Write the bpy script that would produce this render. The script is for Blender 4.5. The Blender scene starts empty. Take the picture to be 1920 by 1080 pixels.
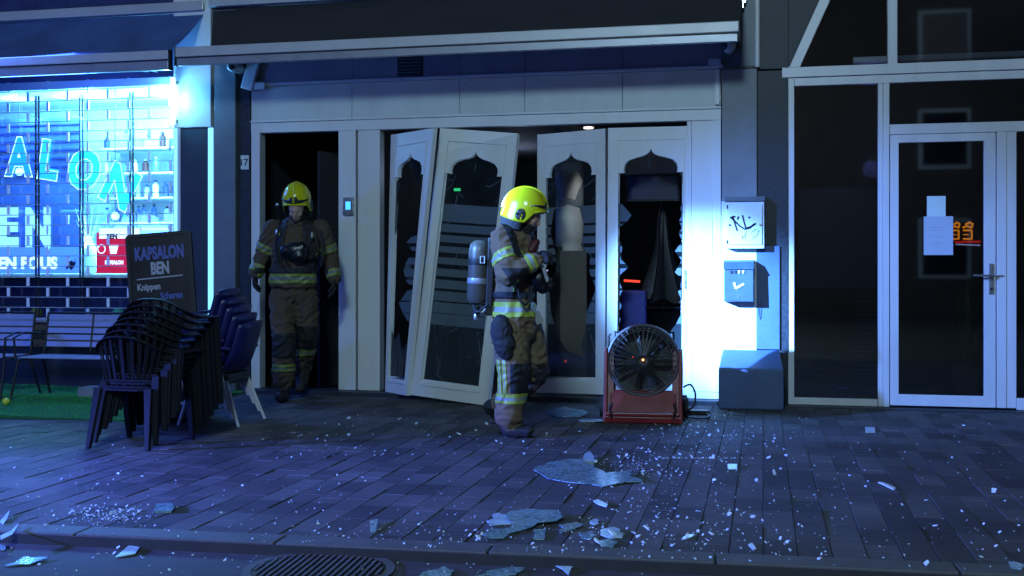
import bpy, bmesh, math, random
import numpy as np
from mathutils import Vector, Matrix, noise
from mathutils.geometry import tessellate_polygon
random.seed(7)
R = math.radians
S = bpy.context.scene
COL = S.collection
PI = math.pi

# ---------------------------------------------------------------- camera
FOC, YAW, DIST, EYE, HZN = 2108.0, R(12.6), 10.7, 1.26, 505.0
cam = bpy.data.objects.new('camera', bpy.data.cameras.new('camera')); COL.objects.link(cam)
cam.location = (0, -DIST, EYE); cam.rotation_euler = (PI / 2, 0, YAW)
cam.data.sensor_width = 36; cam.data.lens = 36 * FOC / 1920
cam.data.shift_y = (HZN - 540) / 1920
cam.data.clip_end = 500
S.camera = cam

# ---------------------------------------------------------------- world and lights (night)
wd = bpy.data.worlds.new('World'); S.world = wd; wd.use_nodes = True
nt = wd.node_tree; bg = nt.nodes['Background']
sky = nt.nodes.new('ShaderNodeTexSky'); sky.sky_type = 'NISHITA'; sky.sun_disc = False
sky.sun_elevation = R(-3.0); sky.sun_rotation = R(200)
tint = nt.nodes.new('ShaderNodeMix'); tint.data_type = 'RGBA'; tint.blend_type = 'MIX'; tint.inputs[0].default_value = .85
nt.links.new(sky.outputs[0], tint.inputs[6]); tint.inputs[7].default_value = (.055, .062, .105, 1)   # city night glow
nt.links.new(tint.outputs[2], bg.inputs[0]); bg.inputs[1].default_value = 0.25
S.view_settings.view_transform = 'Standard'; S.view_settings.look = 'None'
S.view_settings.exposure = 0; S.view_settings.gamma = 1; S.view_settings.use_curve_mapping = False
S.cycles.use_denoising = True; S.cycles.max_bounces = 6; S.cycles.sample_clamp_indirect = 4
S.cycles.transparent_max_bounces = 12

def lamp(name, kind, loc, energy, color, target=None, radius=0.1, **kw):
    l = bpy.data.lights.new(name, kind); l.energy = energy; l.color = color
    if kind in ('POINT', 'SPOT'): l.shadow_soft_size = radius
    for k, v in kw.items(): setattr(l, k, v)
    o = bpy.data.objects.new(name, l); COL.objects.link(o); o.location = loc
    if target is not None:
        o.rotation_euler = (Vector(target) - Vector(loc)).to_track_quat('-Z', 'Y').to_euler()
    return o
# search light of the fire engine parked up the street, a tight blue-white beam
lamp('engine_search_light', 'SPOT', (-7.45, -7.9, 4.4), 85000, (.17, .43, 1), (-.42, 0, .88), .05,
     spot_size=R(10.2), spot_blend=1.0)
# blue flasher low on the engine
lamp('engine_blue_flasher', 'POINT', (-10.6, -6.9, 1.75), 600, (.05, .14, 1), radius=.5)
# blue spot added beside the flasher, shaped to light only the paving
lamp('paving_fill_spot', 'SPOT', (-10.2, -7.0, 1.6), 21000, (.085, .15, .92), (-4.4, -5.1, -.2), .12, spot_size=R(34), spot_blend=.9)
# street lamp across the road
lamp('street_lamp_light', 'POINT', (-.8, -13.6, 7.3), 2900, (.50, .80, 1), radius=.8)
lamp('engine_search_halo', 'SPOT', (-7.45, -7.9, 4.4), 9500, (.11, .28, 1), (.85, 0, .55), .08, spot_size=R(22), spot_blend=.9)

# ---------------------------------------------------------------- survey helpers: where a sighted point stands
_s, _c = math.sin(YAW), math.cos(YAW)
def P(px, py, t):
    u = (px - 960) / FOC
    return Vector((t * (-_s + u * _c), -DIST + t * (_c + u * _s), EYE + (HZN - py) / FOC * t))
def W(px, py, Y=0.0):
    u = (px - 960) / FOC
    return P(px, py, (DIST + Y) / (_c + u * _s))
def G(px, py, z=0.0):
    return P(px, py, (EYE - z) * FOC / (py - HZN))
def X(px, Y=0.0): return W(px, 500, Y).x
RV = Vector((_c, _s, 0)); DV = Vector((-_s, _c, 0)); UP = Vector((0, 0, 1))

# ---------------------------------------------------------------- materials
M = {}
def mat(name, color=(.5, .5, .5), rough=.6, metal=0, var=.25, scale=6, bump=.0, bscale=60, spec=.5,
        emit=None, estr=1, trans=0, dirt=None, streak=0):
    m = bpy.data.materials.new(name); m.use_nodes = True; M[name] = m
    n = m.node_tree.nodes; L = m.node_tree.links; b = n['Principled BSDF']
    b.inputs['Roughness'].default_value = rough; b.inputs['Metallic'].default_value = metal
    b.inputs['Specular IOR Level'].default_value = spec
    c = (*color, 1)
    if var > 0:
        tc = n.new('ShaderNodeTexCoord'); no = n.new('ShaderNodeTexNoise')
        no.inputs['Scale'].default_value = scale; no.inputs['Detail'].default_value = 6
        no.inputs['Roughness'].default_value = .65
        if streak:
            mg = n.new('ShaderNodeMapping'); mg.inputs['Scale'].default_value = (1, 1, streak); L.new(tc.outputs['Object'], mg.inputs[0]); L.new(mg.outputs[0], no.inputs['Vector'])
        else: L.new(tc.outputs['Object'], no.inputs['Vector'])
        cr = n.new('ShaderNodeValToRGB')
        d = dirt or tuple(x * (1 - var) for x in color)
        cr.color_ramp.elements[0].color = (*d, 1); cr.color_ramp.elements[1].color = c
        cr.color_ramp.elements[0].position = .32; cr.color_ramp.elements[1].position = .6
        L.new(no.outputs[0], cr.inputs[0]); L.new(cr.outputs[0], b.inputs['Base Color'])
        mr = n.new('ShaderNodeMapRange'); mr.inputs['To Min'].default_value = max(.02, rough - .12)
        mr.inputs['To Max'].default_value = min(1, rough + .12)
        L.new(no.outputs[0], mr.inputs[0]); L.new(mr.outputs[0], b.inputs['Roughness'])
        if bump:
            n2 = n.new('ShaderNodeTexNoise'); n2.inputs['Scale'].default_value = bscale
            n2.inputs['Detail'].default_value = 5
            L.new(tc.outputs['Object'], n2.inputs['Vector'])
            bp = n.new('ShaderNodeBump'); bp.inputs['Strength'].default_value = bump
            bp.inputs['Distance'].default_value = .01
            L.new(n2.outputs[0], bp.inputs['Height']); L.new(bp.outputs[0], b.inputs['Normal'])
    else:
        b.inputs['Base Color'].default_value = c
    if emit:
        b.inputs['Emission Color'].default_value = (*emit, 1); b.inputs['Emission Strength'].default_value = estr
    if trans: b.inputs['Transmission Weight'].default_value = trans
    return m

mat('asphalt', (.055, .05, .055), .7, var=.45, scale=9, bump=.6, bscale=160)
mat('kerb', (.085, .083, .083), .7, var=.3, bump=.4, bscale=90)
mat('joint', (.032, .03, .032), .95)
mat('white_paint', (.62, .63, .63), .42, var=.13, scale=2.6, dirt=(.555, .56, .56), streak=.2, bump=.05, bscale=25)
mat('fascia', (.50, .53, .52), .5, var=.18, scale=3.5, streak=.3, dirt=(.43, .455, .445), bump=.04, bscale=12)
mat('upper_panel', (.30, .28, .30), .6, var=.2, scale=2)
mat('window_frame', (.60, .60, .63), .35, var=.12, scale=4, streak=.25)
mat('pillar_grey', (.13, .15, .17), .5, var=.25, scale=3)
mat('pillar_stone', (.20, .22, .24), .6, var=.2, scale=4, bump=.1)
mat('pillar_render', (.60, .63, .66), .75, var=.15, scale=5, bump=.25, bscale=70)
mat('granite', (.028, .035, .048), .5, spec=.3, var=.6, scale=35, bump=.03, bscale=30)
mat('blue_grey', (.055, .10, .22), .6, var=.2, scale=5, bump=.15, bscale=60)
mat('awning_fabric', (.03, .028, .034), .85, var=.25, scale=3, bump=.2, bscale=300)
mat('awning_blue', (.07, .13, .36), .8, var=.35, scale=2, bump=.2, bscale=300)
mat('alu', (.46, .46, .46), .45, metal=.2, var=.1)
mat('alu_dark', (.30, .31, .34), .4, metal=.4, var=.15)
mat('cage_rim_grey', (.11, .10, .12), .4, metal=.3, var=.1)
mat('cage_grey', (.05, .05, .058), .4, metal=.3, var=.1)
mat('steel', (.55, .56, .58), .28, metal=.9, var=.15, scale=12)
mat('leg_metal', (.62, .60, .58), .35, metal=.1, var=.15, scale=12)
mat('dark_plastic', (.006, .006, .010), .75, var=.3, scale=12, bump=.05, spec=.25)
mat('blue_plastic', (.006, .008, .09), .45, var=.3, scale=8)
mat('black', (.007, .007, .009), .55, var=.2)
mat('black_gloss', (.005, .006, .010), .35, var=.2)
mat('rubber', (.018, .018, .018), .75, var=.3)
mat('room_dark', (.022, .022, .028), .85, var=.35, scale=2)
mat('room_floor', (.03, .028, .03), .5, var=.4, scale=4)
mat('brown_board', (.10, .085, .075), .7, var=.2, scale=3)
mat('column', (.42, .44, .42), .6, var=.15)
mat('parasol', (.009, .010, .014), .55, var=.3, scale=10)
mat('cab_blue', (.03, .04, .28), .5, var=.3, scale=4)
mat('shop_wall', (.72, .76, .78), .7, var=.08, scale=2)
mat('shop_dark', (.035, .045, .13), .4, var=.3, scale=6)
mat('cabinet_blue', (.09, .13, .36), .35, var=.3, scale=4)
mat('shop_base', (.022, .028, .04), .6, var=.35, scale=4, bump=.1)
mat('sill_brown', (.12, .085, .08), .55, var=.3, scale=7)
mat('grille', (.40, .43, .47), .4, metal=.3, var=.1)
mat('grille_link', (.78, .8, .82), .35, var=.05)
mat('turf', (.015, .15, .04), .9, var=.4, scale=18)
mat('blade', (.03, .34, .08), .75, var=.45, scale=9)
mat('turnout', (.17, .112, .060), .85, var=.35, scale=5, dirt=(.135, .088, .048), bump=.5, bscale=16)
mat('turnout_shaded', (.075, .050, .030), .9, var=.35, scale=5, dirt=(.055, .038, .025), bump=.5, bscale=16)  # darker cloth for the doorway firefighter: his shade painted into the colour
mat('tape_yellow_shaded', (.20, .26, .05), .5, var=.3, scale=20)  # tape copies with the same doorway shade put into their colour
mat('tape_silver_shaded', (.15, .17, .14), .5, var=.3, scale=20)
mat('turnout_dark', (.012, .012, .014), .75, var=.3, scale=20, bump=.3)
mat('skin', (.45, .27, .20), .5, var=.12)
mat('tape_yellow', (.34, .43, .06), .45, var=.2, scale=20, emit=(.45, .7, .03), estr=.0)
mat('tape_silver', (.27, .30, .27), .35, var=.15, scale=25)
mat('helmet', (.46, .45, .008), .2, var=.06, scale=5)
mat('cylinder', (.075, .068, .055), .4, var=.3, scale=12)
mat('red_paint', (.19, .010, .014), .32, var=.3, scale=8)
mat('red_poster', (.62, .03, .10), .6, var=.05)
mat('red_badge', (.06, .004, .006), .6, var=.1)
mat('print_white', (.8, .8, .8), .6, var=.04)
mat('print_grey', (.34, .36, .42), .6, var=.15, scale=40)
mat('print_blue', (.07, .10, .34), .6, var=.1)
mat('ink', (.01, .012, .03), .6, var=.1)
mat('cabinet', (.62, .68, .70), .45, var=.12, scale=6)
mat('mailbox', (.05, .085, .16), .42, metal=.2, var=.15, scale=8)
mat('paper', (.42, .47, .56), .8, var=.06)
mat('paper_pale', (.55, .66, .64), .8, var=.06)
mat('balloon_yellow', (.55, .6, .05), .3, var=.05)
mat('balloon_blue', (.03, .16, .5), .3, var=.05)
mat('balloon_green', (.12, .5, .4), .3, var=.05)
mat('balloon_violet', (.12, .10, .45), .3, var=.05)
mat('leaf', (.06, .10, .03), .6, var=.4, scale=10)
mat('pot', (.12, .09, .07), .7)
mat('brick_far', (.10, .07, .06), .85, var=.4, scale=3)
mat('frost', (.36, .42, .50), .55, var=.1, scale=8)
mat('crumb', (.70, .82, .92), .12, var=.3, scale=60)
mat('orange_neon', (0, 0, 0), .5, var=0, emit=(1, .28, .01), estr=1.5)
mat('red_neon', (0, 0, 0), .5, var=0, emit=(1, .02, .01), estr=.9)
mat('white_neon', (0, 0, 0), .5, var=0, emit=(.5, .5, 1), estr=.9)
mat('lit_window', (0, 0, 0), .5, var=0, emit=(.25, .28, .38), estr=.22)
mat('led_blue', (0, 0, 0), .5, var=0, emit=(.04, .28, 1), estr=3.0)
mat('led_red', (0, 0, 0), .5, var=0, emit=(1, .07, .03), estr=1.2)
mat('led_green', (0, 0, 0), .5, var=0, emit=(.05, 1, .3), estr=1.6)
mat('led_orange', (0, 0, 0), .5, var=0, emit=(1, .3, .12), estr=4)
mat('tube_light', (0, 0, 0), .5, var=0, emit=(.25, .78, 1), estr=9)
mat('strip_glow', (0, 0, 0), .5, var=0, emit=(.16, .55, 1), estr=2.2)
mat('lamp_warm', (0, 0, 0), .5, var=0, emit=(1, .85, .7), estr=3)
mat('lamp_cyan', (0, 0, 0), .5, var=0, emit=(.3, .9, 1), estr=4)

def glass_mat(name, tint, alpha_mix, rough=.03):
    m = bpy.data.materials.new(name); m.use_nodes = True; M[name] = m
    n = m.node_tree.nodes; L = m.node_tree.links; n.remove(n['Principled BSDF'])
    tr = n.new('ShaderNodeBsdfTransparent'); tr.inputs[0].default_value = (*tint, 1)
    gl = n.new('ShaderNodeBsdfGlossy'); gl.inputs['Roughness'].default_value = rough
    lw = n.new('ShaderNodeFresnel'); lw.inputs[0].default_value = 1.5
    ad = n.new('ShaderNodeMath'); ad.operation = 'ADD'; ad.inputs[1].default_value = alpha_mix
    mx = n.new('ShaderNodeMixShader')
    L.new(lw.outputs[0], ad.inputs[0]); L.new(ad.outputs[0], mx.inputs[0])
    L.new(tr.outputs[0], mx.inputs[1]); L.new(gl.outputs[0], mx.inputs[2])
    L.new(mx.outputs[0], n['Material Output'].inputs[0])
    return m
glass_mat('glass_dark', (.55, .58, .62), .07)
glass_mat('glass_clear', (.85, .88, .9), .01)

def backlit_mat(name, color, t=.6, glow=None):
    m = bpy.data.materials.new(name); m.use_nodes = True; M[name] = m
    n = m.node_tree.nodes; L = m.node_tree.links; n.remove(n['Principled BSDF'])
    a = n.new('ShaderNodeBsdfTranslucent'); a.inputs[0].default_value = (*color, 1)
    d = n.new('ShaderNodeBsdfDiffuse'); d.inputs[0].default_value = (*color, 1)
    mx = n.new('ShaderNodeMixShader'); mx.inputs[0].default_value = t
    L.new(d.outputs[0], mx.inputs[1]); L.new(a.outputs[0], mx.inputs[2]); out = mx.outputs[0]
    if glow:
        e = n.new('ShaderNodeEmission'); e.inputs[0].default_value = (*glow, 1); ad = n.new('ShaderNodeAddShader')
        L.new(out, ad.inputs[0]); L.new(e.outputs[0], ad.inputs[1]); out = ad.outputs[0]
    L.new(out, n['Material Output'].inputs[0])
    return m
# window lettering: room light painted into the film as glow, bluer to the left
backlit_mat('film_blue', (.12, .50, .95), .8, (.012, .20, .75)); backlit_mat('film_azure', (.12, .60, .95), .8, (.02, .32, .80)); backlit_mat('film_cyan', (.12, .70, .95), .8, (.03, .46, .80))
backlit_mat('film_white', (.75, .85, .9), .6, (.42, .66, .85)); backlit_mat('film_banner', (.20, .42, .85), .8, (.06, .17, .62))
backlit_mat('film_pale', (.70, .88, .92), .8, (.18, .44, .56))
backlit_mat('film_red', (.75, .04, .10), .5, (.22, .01, .05))
def shard_mat(name, color, opac, stripes=False):
    m = bpy.data.materials.new(name); m.use_nodes = True; M[name] = m
    n = m.node_tree.nodes; L = m.node_tree.links; n.remove(n['Principled BSDF'])
    d = n.new('ShaderNodeBsdfDiffuse'); d.inputs[0].default_value = (*color, 1)
    t_ = n.new('ShaderNodeBsdfTransparent'); t_.inputs[0].default_value = (.7, .85, .88, 1)
    g = n.new('ShaderNodeBsdfGlossy'); g.inputs['Roughness'].default_value = .12
    tc = n.new('ShaderNodeTexCoord'); vo = n.new('ShaderNodeTexVoronoi'); vo.feature = 'DISTANCE_TO_EDGE'; vo.inputs['Scale'].default_value = 22
    L.new(tc.outputs['Object'], vo.inputs['Vector'])
    cr = n.new('ShaderNodeMath'); cr.operation = 'LESS_THAN'; cr.inputs[1].default_value = .035; L.new(vo.outputs[0], cr.inputs[0])
    no = n.new('ShaderNodeTexNoise'); no.inputs['Scale'].default_value = 9; L.new(tc.outputs['Object'], no.inputs['Vector'])
    op = n.new('ShaderNodeMapRange'); op.inputs['From Min'].default_value = .35; op.inputs['From Max'].default_value = .65
    op.inputs['To Min'].default_value = opac * .55; op.inputs['To Max'].default_value = opac; L.new(no.outputs[0], op.inputs[0])
    src = op.outputs[0]
    if stripes:
        wv = n.new('ShaderNodeTexWave'); wv.bands_direction = 'Y'; wv.inputs['Scale'].default_value = 7; L.new(tc.outputs['Object'], wv.inputs['Vector'])
        mu = n.new('ShaderNodeMath'); mu.operation = 'MULTIPLY'; gt = n.new('ShaderNodeMapRange'); gt.inputs['From Min'].default_value = .25; gt.inputs['From Max'].default_value = .4; gt.inputs['To Min'].default_value = .4
        L.new(wv.outputs[1], gt.inputs[0]); L.new(gt.outputs[0], mu.inputs[0]); L.new(src, mu.inputs[1]); src = mu.outputs[0]
    mxx = n.new('ShaderNodeMath'); mxx.operation = 'MAXIMUM'; L.new(src, mxx.inputs[0])
    ck = n.new('ShaderNodeMath'); ck.operation = 'MULTIPLY'; ck.inputs[1].default_value = .85; L.new(cr.outputs[0], ck.inputs[0]); L.new(ck.outputs[0], mxx.inputs[1])
    m1 = n.new('ShaderNodeMixShader'); L.new(mxx.outputs[0], m1.inputs[0]); L.new(t_.outputs[0], m1.inputs[1]); L.new(d.outputs[0], m1.inputs[2])
    fr = n.new('ShaderNodeFresnel'); fr.inputs[0].default_value = 1.5
    m2 = n.new('ShaderNodeMixShader'); L.new(fr.outputs[0], m2.inputs[0]); L.new(m1.outputs[0], m2.inputs[1]); L.new(g.outputs[0], m2.inputs[2])
    L.new(m2.outputs[0], n['Material Output'].inputs[0])
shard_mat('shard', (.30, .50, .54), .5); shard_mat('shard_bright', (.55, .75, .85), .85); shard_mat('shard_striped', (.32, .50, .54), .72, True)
def frosted_door_mat():
    # frosted film printed in stripes on the door glass; UV v = height on the door (0..1)
    m = bpy.data.materials.new('striped_glass'); m.use_nodes = True; M['striped_glass'] = m
    n = m.node_tree.nodes; L = m.node_tree.links; n.remove(n['Principled BSDF'])
    uv = n.new('ShaderNodeUVMap'); sp = n.new('ShaderNodeSeparateXYZ'); L.new(uv.outputs[0], sp.inputs[0])
    tr = n.new('ShaderNodeBsdfTransparent'); tr.inputs[0].default_value = (.62, .66, .7, 1)
    gl = n.new('ShaderNodeBsdfGlossy'); gl.inputs['Roughness'].default_value = .04
    fr = n.new('ShaderNodeFresnel'); fr.inputs[0].default_value = 1.5
    m1 = n.new('ShaderNodeMixShader'); L.new(fr.outputs[0], m1.inputs[0]); L.new(tr.outputs[0], m1.inputs[1]); L.new(gl.outputs[0], m1.inputs[2])
    df = n.new('ShaderNodeBsdfDiffuse'); df.inputs[0].default_value = (.12, .155, .19, 1)
    tl = n.new('ShaderNodeBsdfTransparent'); tl.inputs[0].default_value = (.4, .42, .45, 1)
    m2 = n.new('ShaderNodeMixShader'); m2.inputs[0].default_value = .30
    L.new(df.outputs[0], m2.inputs[1]); L.new(tl.outputs[0], m2.inputs[2])
    def mth(op, a, b):
        x = n.new('ShaderNodeMath'); x.operation = op
        for i, v in enumerate((a, b)):
            if isinstance(v, (int, float)): x.inputs[i].default_value = v
            else: L.new(v, x.inputs[i])
        return x.outputs[0]
    v = sp.outputs[1]
    # bands 0.25 .. 0.71 : gap widths grow downwards then shrink
    zone = mth('MULTIPLY', mth('GREATER_THAN', v, .265), mth('LESS_THAN', v, .715))
    k = mth('FRACT', mth('MULTIPLY', mth('SUBTRACT', v, .265), 24.0), 0)
    # gap share depends on height: widest in the middle
    g = mth('MULTIPLY', mth('SUBTRACT', 1.0, mth('MULTIPLY', mth('ABSOLUTE', mth('SUBTRACT', v, .52), 0), 4.2)), .46)
    solid = mth('GREATER_THAN', k, g)
    top = mth('GREATER_THAN', v, .655)
    fac = mth('MULTIPLY', zone, mth('MAXIMUM', solid, top))
    mpg = n.new('ShaderNodeMapping'); mpg.inputs['Scale'].default_value = (1.0, 3.3, 1); L.new(uv.outputs[0], mpg.inputs[0])
    wob = n.new('ShaderNodeTexNoise'); wob.inputs['Scale'].default_value = 2.5; L.new(mpg.outputs[0], wob.inputs['Vector'])
    vo = n.new('ShaderNodeTexVoronoi'); vo.feature = 'DISTANCE_TO_EDGE'; vo.inputs['Scale'].default_value = 3.2; L.new(mpg.outputs[0], vo.inputs['Vector'])
    crack = mth('MULTIPLY', mth('LESS_THAN', vo.outputs[0], .010), mth('GREATER_THAN', wob.outputs[0], .50))
    fac = mth('MAXIMUM', fac, mth('MULTIPLY', crack, .8))
    low = mth('ADD', mth('MULTIPLY', mth('LESS_THAN', v, .265), .10), mth('MULTIPLY', wob.outputs[0], .16))
    fac = mth('MAXIMUM', fac, low)
    m3 = n.new('ShaderNodeMixShader'); L.new(fac, m3.inputs[0]); L.new(m1.outputs[0], m3.inputs[1]); L.new(m2.outputs[0], m3.inputs[2])
    L.new(m3.outputs[0], n['Material Output'].inputs[0])
frosted_door_mat()

def paver_mat():
    m = mat('paver', (.082, .078, .082), .8, spec=.3, var=.3, scale=30, bump=.45, bscale=140)
    n = m.node_tree.nodes; L = m.node_tree.links; b = n['Principled BSDF']
    ge = n.new('ShaderNodeNewGeometry'); mp = n.new('ShaderNodeVectorMath'); mp.operation = 'MULTIPLY'
    mp.inputs[1].default_value = (6.6667, 3.2, 0)
    fl = n.new('ShaderNodeVectorMath'); fl.operation = 'FLOOR'
    wn = n.new('ShaderNodeTexWhiteNoise'); wn.noise_dimensions = '2D'
    L.new(ge.outputs['Position'], mp.inputs[0]); L.new(mp.outputs[0], fl.inputs[0]); L.new(fl.outputs[0], wn.inputs[0])
    no = n.new('ShaderNodeTexNoise'); no.inputs['Scale'].default_value = 1.3; no.inputs['Detail'].default_value = 5
    L.new(ge.outputs['Position'], no.inputs['Vector'])
    src = b.inputs['Base Color'].links[0].from_socket
    mr = n.new('ShaderNodeMapRange'); mr.inputs['To Min'].default_value = .55; mr.inputs['To Max'].default_value = 1.3
    L.new(wn.outputs[0], mr.inputs[0])
    mr2 = n.new('ShaderNodeMapRange'); mr2.inputs['From Min'].default_value = .3; mr2.inputs['From Max'].default_value = .7
    mr2.inputs['To Min'].default_value = .7; mr2.inputs['To Max'].default_value = 1.15
    L.new(no.outputs[0], mr2.inputs[0])
    mu = n.new('ShaderNodeMath'); mu.operation = 'MULTIPLY'; L.new(mr.outputs[0], mu.inputs[0]); L.new(mr2.outputs[0], mu.inputs[1])
    vm = n.new('ShaderNodeVectorMath'); vm.operation = 'SCALE'
    L.new(src, vm.inputs[0]); L.new(mu.outputs[0], vm.inputs['Scale']); L.new(vm.outputs[0], b.inputs['Base Color'])
paver_mat()

# ---------------------------------------------------------------- mesh helpers
def mesh_obj(name, me, parent=None):
    o = bpy.data.objects.new(name, me); COL.objects.link(o)
    if parent is not None: o.parent = parent
    return o
def tag(o, label=None, cat=None, group=None, kind=None):
    if label: o['label'] = label
    if cat: o['category'] = cat
    if group: o['group'] = group
    if kind: o['kind'] = kind
    return o
def thing(name, label, cat, loc=(0, 0, 0), rz=0, group=None):
    o = bpy.data.objects.new(name, None); COL.objects.link(o); o.empty_display_size = .1
    o.location = loc; o.rotation_euler = (0, 0, rz)
    return tag(o, label, cat, group)

class MB:
    """collects shapes, then makes one mesh object"""
    def __init__(s): s.v, s.f, s.m = [], [], []; s.cur = 0
    def add(s, vs, fs):
        b = len(s.v); s.v += [tuple(v) for v in vs]
        s.f += [tuple(b + i for i in f) for f in fs]; s.m += [s.cur] * len(fs); return s
    def mi(s, i): s.cur = i; return s
    def box(s, a, b, mtx=None):
        x0, y0, z0 = [min(p, q) for p, q in zip(a, b)]; x1, y1, z1 = [max(p, q) for p, q in zip(a, b)]
        vs = [Vector(p) for p in ((x0, y0, z0), (x1, y0, z0), (x1, y1, z0), (x0, y1, z0), (x0, y0, z1), (x1, y0, z1), (x1, y1, z1), (x0, y1, z1))]
        if mtx is not None: vs = [mtx @ v for v in vs]
        return s.add(vs, ((3, 2, 1, 0), (4, 5, 6, 7), (0, 1, 5, 4), (1, 2, 6, 5), (2, 3, 7, 6), (3, 0, 4, 7)))
    def hexa(s, p8):
        return s.add(p8, ((3, 2, 1, 0), (4, 5, 6, 7), (0, 1, 5, 4), (1, 2, 6, 5), (2, 3, 7, 6), (3, 0, 4, 7)))
    def bar(s, a, b, w, d, up=UP, w2=None, d2=None):
        a, b = Vector(a), Vector(b); t = (b - a).normalized(); up = Vector(up)
        if abs(t.dot(up)) > .98: up = Vector((0, 1, 0))
        x = t.cross(up).normalized(); y = x.cross(t).normalized()
        w2 = w if w2 is None else w2; d2 = d if d2 is None else d2
        vs = []
        for p, ww, dd in ((a, w, d), (b, w2, d2)):
            for sx, sy in ((-1, -1), (1, -1), (1, 1), (-1, 1)): vs.append(p + x * sx * ww / 2 + y * sy * dd / 2)
        return s.hexa(vs)
    def tube(s, pts, r, n=8, cap=True, closed=False):
        pts = [Vector(p) for p in pts]; k = len(pts)
        rs = r if isinstance(r, (list, tuple)) else [r] * k
        vs = []; prev = None
        for i, p in enumerate(pts):
            if closed: t = (pts[(i + 1) % k] - pts[i - 1])
            else: t = pts[min(i + 1, k - 1)] - pts[max(i - 1, 0)]
            t.normalize()
            if prev is None:
                a = Vector((0, 0, 1)) if abs(t.z) < .9 else Vector((1, 0, 0)); x = t.cross(a).normalized()
            else: x = (prev - t * prev.dot(t)).normalized()
            prev = x; y = t.cross(x)
            for j in range(n):
                q = 2 * PI * j / n; vs.append(p + (x * math.cos(q) + y * math.sin(q)) * rs[i])
        fs = []
        for i in range(k if closed else k - 1):
            i2 = (i + 1) % k
            for j in range(n): fs.append((i * n + j, i * n + (j + 1) % n, i2 * n + (j + 1) % n, i2 * n + j))
        if cap and not closed: fs += [tuple(range(n))[::-1], tuple((k - 1) * n + j for j in range(n))]
        return s.add(vs, fs)
    def lathe(s, prof, o=(0, 0, 0), axis=(0, 0, 1), n=24, cap=True):
        o = Vector(o); az = Vector(axis).normalized(); a = Vector((0, 0, 1)) if abs(az.z) < .9 else Vector((1, 0, 0))
        x = az.cross(a).normalized(); y = az.cross(x); vs, fs = [], []
        for r, h in prof:
            for j in range(n):
                q = 2 * PI * j / n; vs.append(o + az * h + (x * math.cos(q) + y * math.sin(q)) * r)
        for i in range(len(prof) - 1):
            for j in range(n): fs.append((i * n + j, i * n + (j + 1) % n, (i + 1) * n + (j + 1) % n, (i + 1) * n + j))
        if cap: fs += [tuple(range(n))[::-1], tuple((len(prof) - 1) * n + j for j in range(n))]
        return s.add(vs, fs)
    def ball(s, c, r, n=12, sc=(1, 1, 1)):
        c = Vector(c); vs, fs = [], []; m = n // 2 + 1
        for i in range(m):
            p = PI * i / (m - 1)
            for j in range(n):
                q = 2 * PI * j / n
                vs.append(c + Vector((math.sin(p) * math.cos(q) * r * sc[0], math.sin(p) * math.sin(q) * r * sc[1], math.cos(p) * r * sc[2])))
        for i in range(m - 1):
            for j in range(n): fs.append((i * n + j, (i + 1) * n + j, (i + 1) * n + (j + 1) % n, i * n + (j + 1) % n))
        return s.add(vs, fs)
    def plate(s, loops, th, fn=None):
        """flat polygon with holes (2-D loops), thickness th; fn(u, v, w) -> point"""
        fn = fn or (lambda u, v, w: Vector((u, w, v)))
        flat = [p for l in loops for p in l]
        tris = tessellate_polygon([[Vector((p[0], p[1], 0)) for p in l] for l in loops])
        n = len(flat)
        vs = [fn(p[0], p[1], 0) for p in flat] + [fn(p[0], p[1], th) for p in flat]
        fs = []
        for t in tris:
            a, b, c = (Vector(flat[i]) for i in t)
            if abs((b - a).cross(c - a)) < 1e-12: continue
            if (b - a).cross(c - a) > 0: t = t[::-1]
            fs.append(tuple(i for i in t)[::-1]); fs.append(tuple(i + n for i in t))
        k = 0
        for l in loops:
            for i in range(len(l)): fs.append((k + i, k + (i + 1) % len(l), n + k + (i + 1) % len(l), n + k + i))
            k += len(l)
        return s.add(vs, fs)
    def build(s, name, mats, parent=None, smooth=False, bevel=0, loc=None):
        me = bpy.data.meshes.new(name); me.from_pydata(s.v, [], s.f)
        for m in (mats if isinstance(mats, (list, tuple)) else [mats]): me.materials.append(M[m])
        me.polygons.foreach_set('material_index', s.m)
        bm = bmesh.new(); bm.from_mesh(me); bmesh.ops.recalc_face_normals(bm, faces=bm.faces); bm.to_mesh(me); bm.free()
        if smooth:
            me.shade_smooth() if hasattr(me, 'shade_smooth') else None
            try: me.set_sharp_from_angle(angle=R(40))
            except Exception: pass
        me.update(); o = mesh_obj(name, me, parent)
        if loc is not None: o.location = loc
        if bevel:
            b = o.modifiers.new('bevel', 'BEVEL'); b.width = bevel; b.segments = 2; b.limit_method = 'ANGLE'
        return o
def bx(name, a, b, m, parent=None, bevel=.003):
    return MB().box(a, b).build(name, m, parent, bevel=bevel)
def wbox(name, p0, p1, Y0, Y1, m, parent=None, bevel=.003):
    """box whose front face (plane Y0) spans two sighted corners"""
    a, b = W(p0[0], p0[1], Y0), W(p1[0], p1[1], Y0)
    return bx(name, (a.x, Y0, a.z), (b.x, Y1, b.z), m, parent, bevel)
def text_mesh(txt, size, bold=0.0, extr=.002, shear=0):
    c = bpy.data.curves.new('t', 'FONT'); c.body = txt; c.size = size; c.extrude = extr; c.offset = bold; c.shear = shear
    c.align_x = 'CENTER'; c.align_y = 'CENTER'; c.resolution_u = 3
    o = bpy.data.objects.new('t', c); COL.objects.link(o)
    dg = bpy.context.evaluated_depsgraph_get(); me = bpy.data.meshes.new_from_object(o.evaluated_get(dg))
    bpy.data.objects.remove(o); return me
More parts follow.
